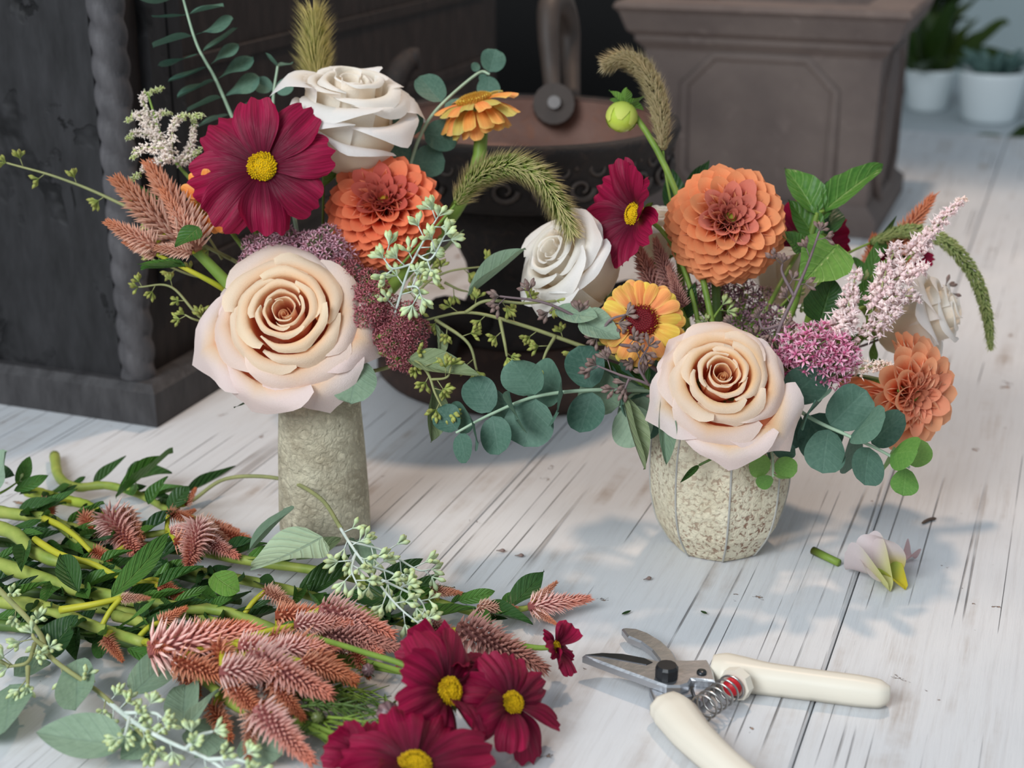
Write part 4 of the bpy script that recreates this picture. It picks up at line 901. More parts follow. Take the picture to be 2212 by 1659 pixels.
m = MB(); m.tube(catmull([P(577, 851, .99), P(630, 835, 1.01), VL + Vector((-.01, -.01, zl + .003)), VL + Vector((-.008, -.005, .009))], 16), .0009, 6); m.obj('stem', M_STK, t)
# ================================================================== RIGHT BOUQUET
rose('rose', 'pale peach rose at the front of the right bouquet', 'R', 1560, 815, .925, 152, cd(.02, .34, 1), FULL, PEACH2, 0, .55, 11,
     [(dg(204), .78, .26, .24), (dg(133), .70, .20, .22), (dg(62), .60, .16, .12), (dg(8), .70, .22, .12), (dg(318), .90, .30, .3), (dg(274), .92, .26, .12)])
rose('rose', 'white rose with greenish outer petal left of the right bouquet', 'R', 1238, 580, 1.0, 150, cd(-.66, .42, .60), CUP, WHITE, .3, .6, 21,
     [(dg(100), .62, .2, .2), (dg(170), .6, .3, .3), (dg(250), .64, .2, .1), (dg(320), .62, .16, .1), (dg(40), .62, .14, .1)])
rose('rose', 'white rose facing right at the far side of the right bouquet', 'R', 1968, 694, 1.03, 130, cd(.80, .26, .40), BUD, WHITE, 0, .62, 31,
     [(dg(90), .54, .2, .2, 1.1), (dg(10), .56, .26, .2, .95), (dg(270), .56, .18, .1, .9), (dg(180), .56, .16, .2, 1.0), (dg(135), .54, .2, .2, 1.05)])
rose('rose', 'white rose turned away in the shade behind the right orange dahlia', 'R', 1700, 610, 1.07, 96, cd(.05, .9, -.35), CUP, WHITE, .2, .5, 41)
rose('rose', 'white rose mostly hidden behind the raised cosmos of the right bouquet', 'R', 1420, 520, 1.06, 84, cd(0, .8, .3), BUD, WHITE, .2, .5, 51)
cosmos('burgundy cosmos raised sideways at left of the right orange dahlia', 1372, 462, .985, 125, cd(-.78, .20, .55), vase='R', roll=.2, seed=2, tilts=[.75, .55, .5, .4, .35, .45, .7, .9])
cosmos('dark burgundy cosmos half hidden behind the right orange dahlia', 1740, 520, 1.08, 92, cd(.3, .3, -.8), vase='R', roll=.5, seed=4)
cosmos('dark burgundy cosmos behind the pink astilbe plume', 1945, 560, 1.08, 66, cd(.2, .6, -.6), vase='R', roll=.1, seed=5)
DC_O = (L(246, 128, 70), L(250, 164, 112), L(246, 172, 134)); DC_OC = (L(206, 96, 84), L(232, 138, 116), L(226, 138, 126))
dahlia('bright orange ball dahlia at the top of the right bouquet', 'R', 1573, 478, .99, 126, cd(.10, .26, 1), DC_O, DC_OC, 270, 120, .2, 0, 5, green=L(160, 170, 60))
DC_S = (L(248, 140, 92), L(252, 182, 138), L(252, 202, 166)); DC_SC = (L(236, 128, 92), L(248, 164, 128), L(250, 180, 150))
dahlia('salmon dahlia with lost petals facing down at lower right', 'R', 1950, 845, .985, 122, cd(.46, -.26, .75), DC_S, DC_SC, 190, 126, .1, 0, 8, wf=1.12, green=L(130, 156, 66), skip=lambda al, th: al > 1.05 and math.cos(th - 2.3) > .60, oblate=.8)
ZR = [(L(240, 140, 80), L(246, 168, 92), L(242, 196, 100)), (L(242, 146, 84), L(244, 182, 96), L(240, 204, 104)), (L(244, 150, 96), L(248, 172, 104), L(244, 196, 112)), (L(238, 180, 80), L(238, 206, 90), L(240, 214, 100))]
zinnia('yellow orange zinnia with dark red centre facing forward in the right bouquet', 'R', 1385, 695, .96, 92, cd(-.04, .2, 1), ZR, (L(118, 22, 30), L(150, 26, 40), L(200, 90, 24), L(206, 180, 60)),
      [(17, .36, .62, .10, .03), (18, .36, .68, -.02, -.03), (17, .36, .66, -.2, -.09)], seed=1, cone=.20)
sedum2('pink stonecrop right of the pale peach rose', 'R', [(1762, 768, .97, 84, 52, 26, 22, 10)], .0050, PINK)
sedum2('dusky purple stonecrop deep in the middle of the right bouquet', 'R', [(1570, 650, 1.04, 90, 36, 16, 22, 14), (1640, 700, 1.02, 40, 30, 6, 22, 12)], .0036, DUSK)
celosia_stem('rusty brown celosia spikes between the white rose and the zinnia', 'R', [(1490, 720, 1.0), (1460, 650, 1.0), (1430, 610, 1.0)], [((1420, 640, 1.0), (1372, 520, 1.01), .9), ((1450, 620, .995), (1412, 510, 1.0), .8), ((1475, 660, .99), (1440, 570, .99), .7)], SPK_M, r=.0028)
celosia_stem('coral celosia tip rising behind the pink astilbe', 'R', [(1880, 690, 1.05), (1900, 600, 1.06), (1940, 520, 1.07)], [((1925, 545, 1.07), (2022, 415, 1.08), .7), ((1930, 590, 1.06), (1985, 545, 1.06), .8), ((1870, 600, 1.06), (1890, 500, 1.07), .8)], SPK_O, [((1890, 560, 1.06), (1925, 470, 1.07), 34, cd(.4, .3, .8)), ((1880, 620, 1.05), (1840, 560, 1.06), 34, cd(.2, .5, .8)), ((1870, 640, 1.04), (1900, 530, 1.05), 40, cd(-.4, .3, .8))], r=.0026)
astilbe('pale pink astilbe plume leaning right in the right bouquet', 'R', [(1850, 740, .99), (1890, 660, .985), (1960, 560, .985), (2080, 430, .99)],
        [([(1975, 540, .985), (2030, 480, .985), (2086, 424, .99)], 40, .9), ([(1960, 560, .985), (1990, 530, .985), (2010, 500, .985)], 66, 1), ([(1920, 600, .98), (1925, 560, .98), (1940, 530, .98)], 62, 1), ([(1910, 620, .98), (1960, 590, .975), (2005, 580, .975)], 66, 1),
         ([(1890, 650, .98), (1940, 640, .975), (1990, 640, .975)], 60, 1), ([(1900, 660, .975), (1905, 620, .975), (1915, 580, .975)], 66, 1), ([(1830, 700, .975), (1835, 650, .97), (1850, 590, .97)], 60, 1), ([(1800, 720, .97), (1825, 700, .97), (1845, 670, .97)], 68, 1), ([(1870, 720, .975), (1910, 690, .97), (1945, 670, .97)], 54, 1)], 40, (L(238, 206, 206), L(246, 224, 218), L(244, 220, 200)), 1.0)
astilbe('short cream astilbe tufts around the pink stonecrop', 'R', [(1720, 760, .985), (1705, 720, .98), (1695, 670, .98)], [([(1712, 730, .975), (1702, 700, .975), (1697, 668, .975)], 34, 1), ([(1845, 800, .97), (1890, 790, .965), (1930, 792, .965)], 34, 1), ([(1840, 780, .97), (1830, 790, .965), (1845, 800, .965)], 34, 1)], 30, (L(240, 208, 190), L(246, 224, 206), L(244, 220, 200)))
foxtail('dry tan foxtail curving over the green bud', 'R', [(1432, 325, 1.03), (1425, 240, 1.03), (1400, 165, 1.03), (1355, 128, 1.03), (1308, 138, 1.03)], 58, L(176, 160, 114), L(222, 206, 168), 1600, 1500, .9)
foxtail('green foxtail drooping at the far right of the right bouquet', 'R', [(1880, 525, 1.06), (1950, 500, 1.06), (2030, 515, 1.06), (2095, 580, 1.06), (2130, 670, 1.06), (2140, 752, 1.06)], 44, L(146, 164, 98), L(200, 198, 140), 1500, 1800, .7)
# green dahlia bud
mp, bp = mouth('R', 1.8); t = thing('dahlia_bud', 'round lime green dahlia bud standing high above the right bouquet', 'bud', bp)
n = cd(-.25, -.9, .35); pos = P(1343, 253, 1.03); S = 34 * 1.03 / FPX; M = frame(pos, n, 0, S)
m = MB(); th = np.linspace(0, PI, 14); c = lerp(L(150, 180, 40), L(206, 222, 90), np.linspace(0, 1, 14)); m.lathe([(math.sin(x) * .98, -math.cos(x) * .95) for x in th], 22, c); part('bud', m.mesh('bud', m_vcol('bud_skin', .25, .1, .5, .02)), t, M)
for i in range(6):
    a = i * PI/3; V = []; m = MB(); u = np.linspace(-1, 1, 7)[None, :]; v = np.linspace(.05, 1, 9)[:, None]
    A = a + u * .55 * np.sin(v * PI * .9) ; B = v * 2.3; m.grid(1.03 * np.sin(B) * np.cos(A), 1.03 * np.sin(B) * np.sin(A), -1.0 * np.cos(B), lerp(L(140, 168, 40), L(214, 220, 110), (v + 0*u).ravel())); part('bud_scale', m.mesh('bud_scale', M_VC), t, M)
    d = (M.to_3x3() @ Vector((math.cos(a), math.sin(a), -.25))).normalized(); leaf(t, M @ Vector((.2*math.cos(a), .2*math.sin(a), -.95)), d, -n, S * 1.2, S * .75, 'ovate', M_DLF, 'bract')
stem_to(t, M @ Vector((0, 0, -.95)), cd(-.3, .3, 0), mp, bp, .0022, M_STG, .25)
# dahlia foliage
def foliage(label, vase, pts, leaves, r=.003, mat=None, smat=None, kind='toothed'):
    Q = [P(*p) for p in pts]; mp, bp = mouth(vase, vkey(vase, Q[0])); t = thing('dahlia_foliage', label, 'foliage', bp)
    m = MB(); m.tube(catmull(Q, 20), np.linspace(r, r * .6, 20), 8); m.obj('stalk', smat or M_STG, t)
    for (a, b, wpx, up, mt) in leaves:
        A, B = P(*a), P(*b); leaf(t, A, B - A, up, (B - A).length, wpx * a[2] / FPX, kind, mt)
        q = min((Vector(x) for x in catmull(Q, 20)), key=lambda x: (x - A).length); m = MB(); m.tube([q, A], .0012, 6); m.obj('petiole', M_STG, t)
    stem_to(t, Q[0], Q[1] - Q[0], mp, bp, r, smat or M_STG); return t
foliage('fresh green dahlia foliage with pale veined leaves right of the orange dahlia', 'R', [(1720, 640, 1.02), (1745, 530, 1.02), (1765, 460, 1.02)],
    [((1762, 465, 1.02), (1705, 350, 1.03), 78, cd(.3, .1, 1), M_DLF), ((1780, 455, 1.02), (1908, 352, 1.04), 74, cd(-.3, .5, .9), M_DLF), ((1770, 480, 1.02), (1790, 390, 1.05), 40, cd(0, .1, 1), M_CEL), ((1765, 520, 1.02), (1705, 430, 1.02), 72, cd(.4, .1, 1), M_CEL), ((1785, 510, 1.03), (1800, 430, 1.05), 70, cd(-.3, .1, 1), M_CELD), ((1730, 540, 1.0), (1690, 500, .99), 50, cd(0, .5, 1), M_CEL)])
foliage('broad green leaf hanging in the middle of the right bouquet', 'R', [(1745, 700, 1.02), (1760, 640, 1.01), (1800, 560, 1.0)], [((1810, 530, .99), (1735, 610, .975), 120, cd(.2, .5, 1), M_DLF), ((1770, 700, .99), (1800, 600, .99), 100, cd(0, .3, 1), M_CELD), ((1850, 660, 1.0), (1880, 600, 1.0), 40, cd(0, .3, 1), M_CEL)])
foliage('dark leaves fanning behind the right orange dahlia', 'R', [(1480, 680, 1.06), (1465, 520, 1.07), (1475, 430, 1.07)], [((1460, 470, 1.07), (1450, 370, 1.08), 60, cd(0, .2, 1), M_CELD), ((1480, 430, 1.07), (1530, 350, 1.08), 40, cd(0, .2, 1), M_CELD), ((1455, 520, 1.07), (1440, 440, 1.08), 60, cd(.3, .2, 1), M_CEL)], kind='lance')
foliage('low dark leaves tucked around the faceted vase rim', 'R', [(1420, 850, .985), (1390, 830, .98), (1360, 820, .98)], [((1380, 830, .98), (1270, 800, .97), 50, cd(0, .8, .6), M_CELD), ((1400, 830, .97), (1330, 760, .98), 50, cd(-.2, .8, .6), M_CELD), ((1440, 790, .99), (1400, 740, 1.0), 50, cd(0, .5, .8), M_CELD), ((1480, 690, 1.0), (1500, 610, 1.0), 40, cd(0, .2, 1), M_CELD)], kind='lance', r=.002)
# eucalyptus of the right bouquet
dollar('round leaved eucalyptus sprig trailing left from the right bouquet', [(1420, 845, .985), (1290, 842, .965), (1160, 856, .955), (1060, 895, .95), (985, 935, .95)], 108, 9, 'R', M_EUCD, M_EUCD, face=.3, sizes=[1.0, .8, .85, .95, .95, .95, .75, .7, .6], srad=.0014)
dollar('dark round leaved eucalyptus sprig trailing right below the salmon dahlia', [(1690, 860, .97), (1755, 905, .955), (1830, 940, .95), (1900, 972, .945), (1965, 1010, .945)], 112, 7, 'R', M_EUCD, M_EUCY, face=.25, sizes=[.9, 1.0, .9, .9, .85, .75, .6], srad=.0014, ntip=2)
dollar('little eucalyptus shoot with lime tip hanging over the faceted vase', [(1660, 940, .965), (1668, 985, .955), (1670, 1030, .95)], 54, 4, 'R', M_EUCD, M_EUCY, face=.6, sizes=[.8, .9, .9, .7], srad=.0011, ntip=2)
dollar('broad grey eucalyptus leaves hanging left of the faceted vase', [(1400, 850, .99), (1370, 850, .98), (1340, 880, .975)], 84, 2, 'R', M_SE, M_SE, face=.9, sizes=[1.0, 1.1])
seeded('seeded_eucalyptus', 'long olive seeded eucalyptus stretching left from the right bouquet across the urn', [[(1400, 800, .98), (1250, 745, .985), (1120, 700, .985), (1010, 675, .985), (905, 695, .985)], [(1080, 690, .985), (1090, 740, .98), (1095, 770, .98)], [(1200, 725, .985), (1180, 760, .98), (1170, 790, .98)], [(940, 690, .985), (1010, 740, .98), (1030, 800, .98)], [(1005, 675, .985), (1050, 650, .98), (1130, 655, .975), (1200, 650, .975)]], SD_Y, M_STS, 23, 52, 'R', nper=7,
       leaves=[((1010, 640, .985), (1140, 545, .99), 30, 'long', M_SE, cd(0, .9, .5)), ((940, 700, .985), (950, 780, .985), 10, 'long', M_OLV, cd(1, 0, .3))], srad=.0017)
seeded('seeded_eucalyptus', 'purplish seeded eucalyptus in front of the white rose and zinnia', [[(1420, 800, .965), (1340, 745, .96), (1270, 700, .96), (1180, 655, .96), (1080, 640, .965)], [(1300, 715, .96), (1320, 690, .955), (1350, 680, .955)], [(1340, 745, .958), (1380, 750, .945), (1390, 760, .945)]], SD_P, M_STP, 26, 50, 'R', nper=7,
       leaves=[((1200, 665, .965), (1290, 700, .955), 66, 'ovate', M_SE, cd(.1, .8, .7)), ((1250, 690, .96), (1340, 730, .955), 76, 'ovate', M_SE, cd(0, .4, 1))], srad=.0016)
seeded('seeded_eucalyptus', 'purplish seeded eucalyptus at the front left rim of the faceted vase', [[(1460, 870, .955), (1400, 830, .945), (1340, 810, .945), (1290, 790, .945)], [(1400, 830, .945), (1380, 790, .94), (1400, 750, .935)], [(1360, 815, .945), (1350, 840, .945)]], SD_P, M_STP, 25, 42, 'R', nper=7,
       leaves=[((1345, 850, .95), (1368, 1018, .945), 36, 'long', M_OLV, cd(.7, .1, .7)), ((1428, 848, .935), (1440, 1006, .93), 32, 'long', M_SE, cd(.2, .1, 1))])
seeded('seeded_eucalyptus', 'purple brown seeded eucalyptus twig right of the orange dahlia', [[(1670, 800, .985), (1680, 720, .97), (1715, 640, .965), (1745, 570, .965), (1770, 500, .97)], [(1690, 700, .97), (1650, 710, .965), (1640, 690, .965)], [(1715, 640, .965), (1690, 590, .965), (1690, 570, .965)], [(1650, 760, .975), (1600, 720, .97), (1580, 700, .97)]], SD_P, M_STP, 22, 48, 'R', nper=7, srad=.0016)
seeded('seeded_eucalyptus', 'green seeded eucalyptus deep between the zinnia and the pale peach rose', [[(1520, 740, 1.0), (1540, 690, .995), (1560, 660, .995)], [(1680, 720, 1.02), (1700, 690, 1.02), (1720, 640, 1.03)], [(1860, 640, 1.02), (1880, 600, 1.02), (1900, 590, 1.02)]], SD_G, M_STG, 22, 44, 'R', nper=6)
seeded('seeded_eucalyptus', 'dark thin eucalyptus twig tip beside the far white rose', [[(1960, 690, 1.06), (2000, 640, 1.07), (2040, 620, 1.07)]], SD_P, M_STP, 24, 60, 'R', nper=3, srad=.0009)
t = thing('dahlia_leaf', 'thin dark curled leaf hanging below the pale peach rose', 'leaf', VR + Vector((-.01, -.02, .009)))
leaf(t, P(1510, 1005, .945), P(1468, 1046, .94) - P(1510, 1005, .945), cd(.4, .6, .6), 60 / FPX, 15 / FPX, 'lance', M_CELD)
m = MB(); m.tube(catmull([P(1510, 1005, .945), P(1545, 985, .945), P(1550, 960, .955), VR + Vector((-.005, -.034, zv + .006)), VR + Vector((-.008, -.025, zv*.6)), VR + Vector((-.01, -.02, .009))], 24), .0008, 6); m.obj('stem', M_STK, t)
# ================================================================== PRUNING SHEARS
M_CREAM = m_plain('cream_grip', L(224, 216, 200), .42, ns=18, amt=.05, bd=.0002, spec=.45); M_STEEL = m_plain('brushed_steel', L(176, 178, 182), .32, .9, 120, .12); M_DSTEEL = m_plain('dark_blade_steel', L(70, 72, 76), .30, .85, 60, .3)
M_BLK = m_plain('black_bolt', L(26, 28, 32), .35, .0, 60, .2); M_RED = m_plain('red_stop', L(206, 30, 44), .4, 0, 40, .05); M_SPR = m_plain('spring_wire', L(170, 168, 166), .25, .95, 80, .1)
sh = thing('pruning_shears', 'cream handled pruning shears lying open on the table at lower right', 'shears', T(1520, 1470, 0.0))
def prism(px, z0, z1, bev):
    pts = [T(x, y, z1) for x, y in px]; n = len(pts); c = np.array([(p.x, p.y) for p in pts]); A = 0
    for i in range(n): A += c[i][0] * c[(i+1) % n][1] - c[(i+1) % n][0] * c[i][1]
    s = 1 if A > 0 else -1; ins = []
    for i in range(n):
        e1 = c[i] - c[i-1]; e2 = c[(i+1) % n] - c[i]; e1 /= np.linalg.norm(e1) + 1e-9; e2 /= np.linalg.norm(e2) + 1e-9
        nn = np.array([-e1[1] - e2[1], e1[0] + e2[0]]) * s; l_ = np.linalg.norm(nn); ins.append(c[i] + (nn / l_ * bev if l_ > 1e-6 else 0))
    V = [(p[0], p[1], z0) for p in c] + [(p[0], p[1], z1 - bev) for p in c] + [(p[0], p[1], z1) for p in ins]
    F = [tuple(range(n))[::-1] if s > 0 else tuple(range(n)), tuple(range(2*n, 3*n)) if s > 0 else tuple(range(2*n, 3*n))[::-1]]
    for k in (0, n):
        for i in range(n): j = (i+1) % n; F.append((k+i, k+j, k+n+j, k+n+i))
    m = MB(); m.add(V, F); return m
prism([(1343,1357),(1352,1355),(1375,1357),(1400,1366),(1430,1384),(1452,1405),(1466,1428),(1476,1452),(1488,1478),(1496,1500),(1450,1512),(1418,1522),(1404,1490),(1400,1468),(1420,1446),(1424,1424),(1408,1404),(1384,1386),(1356,1374)], .004, .0085, .001).obj('hooked_blade', M_STEEL, sh, False)
prism([(1258,1415),(1300,1408),(1345,1410),(1392,1419),(1424,1427),(1445,1423),(1482,1425),(1528,1424),(1541,1448),(1545,1470),(1504,1467),(1494,1466),(1488,1476),(1470,1482),(1440,1482),(1412,1472),(1380,1460),(1330,1442),(1290,1427)], .0087, .0135, .0012).obj('cutting_blade', M_STEEL, sh, False); cb_ = bpy.data.objects['cutting_blade']
prism([(1264,1414),(1300,1410),(1345,1412),(1392,1421),(1410,1430),(1396,1436),(1350,1427),(1300,1418)], .0136, .0139, .0001).obj('blade_bevel', M_DSTEEL, cb_, False)
def disc(px, py, z0, z1, rpx, mat, name, sides=24):
    c = T(px, py, z1); r = rpx * depth(c) / FPX; m = MB(); m.lathe([(0, z0), (r, z0), (r, z1 - r*.25), (r*.85, z1), (0, z1)], sides); part(name, m.mesh(name, mat, sides > 12), sh, Matrix.Translation((c.x, c.y, 0)))
disc(1441, 1436, .0138, .021, 25, M_BLK, 'pivot_bolt', 12); disc(1516, 1449, .0138, .0150, 11, M_DSTEEL, 'rivet')
def sweep(path, ws, hs, zc, n=40):
    c = catmull(path, n); w_ = np.interp(np.linspace(0, 1, n), np.linspace(0, 1, len(ws)), ws); h_ = np.interp(np.linspace(0, 1, n), np.linspace(0, 1, len(hs)), hs)
    t = np.gradient(c, axis=0); t[:, 2] = 0; t /= np.linalg.norm(t, axis=1)[:, None]; s = np.stack([t[:, 1], -t[:, 0], 0*t[:, 0]], 1); V = []
    sec = [(-1, -.5), (-.8, -1), (.8, -1), (1, -.5), (1, .35), (.55, .95), (.2, 1), (-.2, 1), (-.55, .95), (-1, .35)]; k = len(sec)
    for i in range(n):
        for a, b in sec: V.append(c[i] + s[i] * a * w_[i] / 2 + np.array([0, 0, 1]) * b * h_[i] / 2)
    F = [(j*k+i, j*k+(i+1) % k, (j+1)*k+(i+1) % k, (j+1)*k+i) for j in range(n-1) for i in range(k)] + [tuple(range(k))[::-1], tuple(range((n-1)*k, n*k))]
    m = MB(); m.add(V, F); return m
zc = .0085
ho = sweep([T(1538, 1442, zc), T(1566, 1446, zc), T(1605, 1454, zc), T(1660, 1464, zc), T(1750, 1476, zc), T(1850, 1489, zc), T(1900, 1496, zc), T(1922, 1498, zc)], [.017, .024, .021, .0165, .0155, .0155, .014, .006], [.012, .015, .0155, .015, .0145, .0145, .013, .008], zc).obj('handle', M_CREAM, sh)
ho2 = sweep([T(1436, 1520, zc), T(1458, 1538, zc), T(1492, 1580, zc), T(1548, 1634, zc), T(1620, 1695, zc), T(1700, 1750, zc), T(1750, 1775, zc)], [.020, .024, .0215, .018, .017, .016, .007], [.013, .0155, .015, .0145, .0145, .014, .008], zc).obj('handle', M_CREAM, sh)
A_, B_ = T(1588, 1479, .011), T(1512, 1534, .011); ax = (B_ - A_).normalized(); e1 = ax.cross(Vector((0, 0, 1))).normalized(); e2 = ax.cross(e1)
m = MB(); m.tube([A_ - ax * .004, A_ + ax * .001], .0095, 8); m.obj('spring_seat', M_CREAM, ho, False)
m = MB(); q = np.linspace(0, 1, 200); m.tube([A_ + (B_ - A_) * float(x) + (e1 * math.cos(x * 2*PI*6.5) + e2 * math.sin(x * 2*PI*6.5)) * .0070 for x in q], .00062, 7); m.obj('spring', M_SPR, sh)
m = MB(); m.lathe([(0, 0), (.0045, 0), (.0052, .003), (.0048, .006), (.003, .0078), (0, .0084)], 20); part('red_stop', m.mesh('red_stop', M_RED), ho, frame(A_ - ax*.001, ax))
prism([(1494,1486),(1508,1470),(1524,1472),(1534,1484),(1528,1500),(1514,1512),(1500,1504)], .004, .0086, .001).obj('catch', M_STEEL, sh, False)

# ================================================================== FLOWER PILE ON THE TABLE
def pz(x, y, z): return (x, y, depth(T(x, y, z)))
def tilt(): return Vector((random.gauss(0, .45), random.gauss(-.25, .45), 1)).normalized()
def pstem(label, pts, r, spikes, nl, shoots=(), lenpx=95, mat=None, dark=.4, name='celosia', r_end=.6, leaves=(), lz=.012):
    Q = [T(*p) for p in pts]; t = thing(name, label, 'flower', Q[0]); c = catmull(Q, 30)
    n = 30; m = MB(); rad = np.linspace(r, r * r_end, n) * (1 + .05 * np.sin(np.arange(n) * 2.1)); m.tube(c, rad, 9); m.obj('stem', mat or M_STC, t)
    def near(p): return min((Vector(x) for x in c), key=lambda x: (x - p).length)
    for (x0, y0, x1, y1, z0, z1, kind, wd) in spikes:
        A, B = T(x0, y0, z0), T(x1, y1, z1); spike(t, A, B, kind, wd); q = near(A)
        if (q - A).length > .004: m = MB(); m.tube(catmull([q, (q + A) / 2 + Vector((0, 0, .002)), A], 8), .0016, 6); m.obj('side_shoot', M_STY, t)
    for pa in shoots: m = MB(); m.tube(catmull([T(*p) for p in pa], 14), np.linspace(.0024, .0015, 14), 7); m.obj('side_shoot', M_STY, t)
    for i in range(nl):
        k = random.randrange(2, 28); p = Vector(c[k]); tn = Vector(c[k+1] - c[k]).normalized(); a = random.choice((-1, 1)) * random.uniform(.25, 1.1)
        d = (tn * math.cos(a) + tn.cross(Vector((0, 0, 1))) * math.sin(a) + Vector((0, 0, random.uniform(-.10, .38)))).normalized()
        ln = lenpx * random.uniform(.55, 1.25) * .93 / FPX; e = p + d * ln
        if e.z < lz: d = (Vector((e.x, e.y, lz)) - p).normalized()
        leaf(t, p + Vector((0, 0, r * .3)), d, tilt(), ln, ln * random.uniform(.26, .42), 'lance', M_CELD if random.random() < dark else M_CEL)
    for (x0, y0, z0, x1, y1, z1, wpx, mt, kind) in leaves:
        A, B = T(x0, y0, z0), T(x1, y1, z1); leaf(t, A, B - A, Vector((-.1, -.5, 1)), (B - A).length, wpx * depth(A) / FPX, kind, mt)
    return t
O_, P_, U_, TN = SPK_O, SPK_P, SPK_M, SPK_T
pstem('celosia stalk with brown curled cut end at the back of the pile', [(118, 985, .004), (128, 1032, .008), (165, 1054, .010), (230, 1050, .012), (300, 1070, .012), (372, 1108, .014)], .0040, [(400, 1090, 425, 1052, .022, .030, O_, 1.0), (385, 1120, 425, 1100, .02, .024, O_, 1.2), (470, 1150, 562, 1176, .012, .012, O_, .8), (420, 1130, 505, 1182, .022, .016, TN, .8), (430, 1140, 406, 1226, .03, .024, P_, 1.0), (440, 1130, 520, 1150, .015, .012, O_, .9)], 9, leaves=[(270, 1030, .016, 372, 1020, .014, 60, M_CELD, 'lance'), (250, 1075, .02, 375, 985, .03, 30, M_CEL, 'lance'), (320, 1090, .02, 362, 1028, .035, 36, M_CEL, 'lance'), (400, 1065, .012, 505, 1030, .010, 26, M_CELD, 'lance'), (365, 1100, .022, 410, 1055, .03, 44, M_CELD, 'ovate')])
pstem('yellow green celosia stalk near the back of the pile', [(60, 1060, .008), (130, 1078, .012), (190, 1092, .014), (232, 1122, .016)], .0046, [(238, 1118, 300, 1200, .026, .018, P_, 1.1), (268, 1105, 310, 1168, .028, .022, TN, .8), (95, 1095, 110, 1118, .02, .02, O_, 1.5), (185, 1120, 200, 1145, .02, .02, O_, 1.4)], 11, mat=m_stem('lime_stem', L(150, 172, 52), L(172, 186, 72)))
pstem('celosia stalk bending behind the pink spike at left', [(-40, 1100, .018), (40, 1112, .020), (110, 1122, .022), (170, 1166, .02), (240, 1200, .018)], .0046, [(205, 1190, 242, 1210, .024, .022, O_, 1.3), (300, 1175, 330, 1195, .018, .014, O_, 1.2)], 8, [[(95, 1120, .03), (130, 1135, .032), (165, 1160, .03), (195, 1190, .028)]])
pstem('thick kinked celosia stalk at the left edge', [(-50, 1128, .026), (30, 1152, .028), (70, 1190, .028), (130, 1214, .026), (220, 1222, .022), (300, 1262, .018)], .0050, [(345, 1268, 412, 1292, .026, .022, O_, 1.0), (350, 1255, 385, 1300, .028, .02, O_, 1.1)], 7, [[(75, 1165, .035), (130, 1198, .034), (200, 1218, .032), (262, 1248, .028), (340, 1262, .026)]])
pstem('long celosia stalk through the middle of the pile', [(-60, 1200, .018), (60, 1240, .020), (150, 1270, .02), (260, 1292, .022), (380, 1312, .022), (480, 1320, .02), (600, 1362, .02)], .0050, [(600, 1330, 735, 1322, .03, .03, O_, .9), (590, 1380, 728, 1422, .034, .028, O_, .95), (700, 1315, 860, 1376, .034, .026, P_, .9), (575, 1276, 642, 1312, .03, .028, TN, .9)], 14, leaves=[(460, 1240, .03, 530, 1300, .03, 60, M_DLF, 'ovate')])
pstem('celosia stalk in front ending in the largest pink spike', [(-30, 1296, .016), (60, 1305, .018), (120, 1320, .020), (200, 1352, .022), (310, 1388, .026)], .0048, [(330, 1402, 578, 1360, .034, .032, P_, .85), (325, 1395, 375, 1405, .036, .036, O_, 1.2), (345, 1345, 408, 1310, .03, .034, O_, .95), (350, 1420, 490, 1432, .026, .02, P_, .8), (228, 1378, 268, 1432, .024, .014, O_, 1.0), (262, 1292, 328, 1292, .036, .034, TN, .8)], 10, [[(130, 1318, .03), (200, 1306, .034), (268, 1290, .036)]], leaves=[(240, 1290, .032, 368, 1180, .04, 56, M_CEL, 'lance'), (340, 1268, .03, 440, 1222, .036, 36, M_CEL, 'lance'), (170, 1280, .026, 130, 1195, .036, 60, M_CELD, 'lance'), (90, 1420, .01, 180, 1340, .026, 90, M_CELD, 'ovate'), (275, 1400, .022, 360, 1440, .018, 34, M_CEL, 'lance')])
pstem('celosia stalk carrying the central rusty spikes', [(150, 1300, .010), (300, 1330, .012), (400, 1380, .016), (480, 1410, .02)], .0042, [(470, 1400, 522, 1500, .034, .026, O_, .95), (500, 1440, 562, 1560, .028, .018, O_, .85), (545, 1420, 728, 1508, .036, .028, P_, .85), (460, 1390, 580, 1372, .028, .028, O_, .85), (575, 1470, 618, 1550, .022, .014, O_, .8), (395, 1440, 432, 1508, .012, .008, O_, .9)], 8)
pstem('celosia stalk with copper spikes above the burgundy cosmos', [(350, 1310, .012), (480, 1350, .016), (600, 1385, .022), (680, 1410, .024)], .0038, [(640, 1390, 778, 1482, .034, .022, O_, .85), (700, 1370, 872, 1402, .026, .022, U_, .85), (690, 1330, 800, 1340, .022, .02, U_, .9), (760, 1395, 800, 1470, .02, .012, O_, .8), (700, 1420, 720, 1480, .02, .012, O_, .8)], 7)
pstem('celosia stalk with pink spike lowest in the pile', [(330, 1400, .008), (420, 1450, .012), (500, 1520, .016), (560, 1545, .018)], .0036, [(560, 1535, 684, 1655, .030, .016, P_, .85), (545, 1540, 535, 1650, .022, .012, TN, .7), (520, 1520, 640, 1540, .02, .014, O_, .8), (460, 1530, 500, 1600, .012, .01, O_, .9), (600, 1545, 690, 1545, .012, .01, U_, .6)], 6)
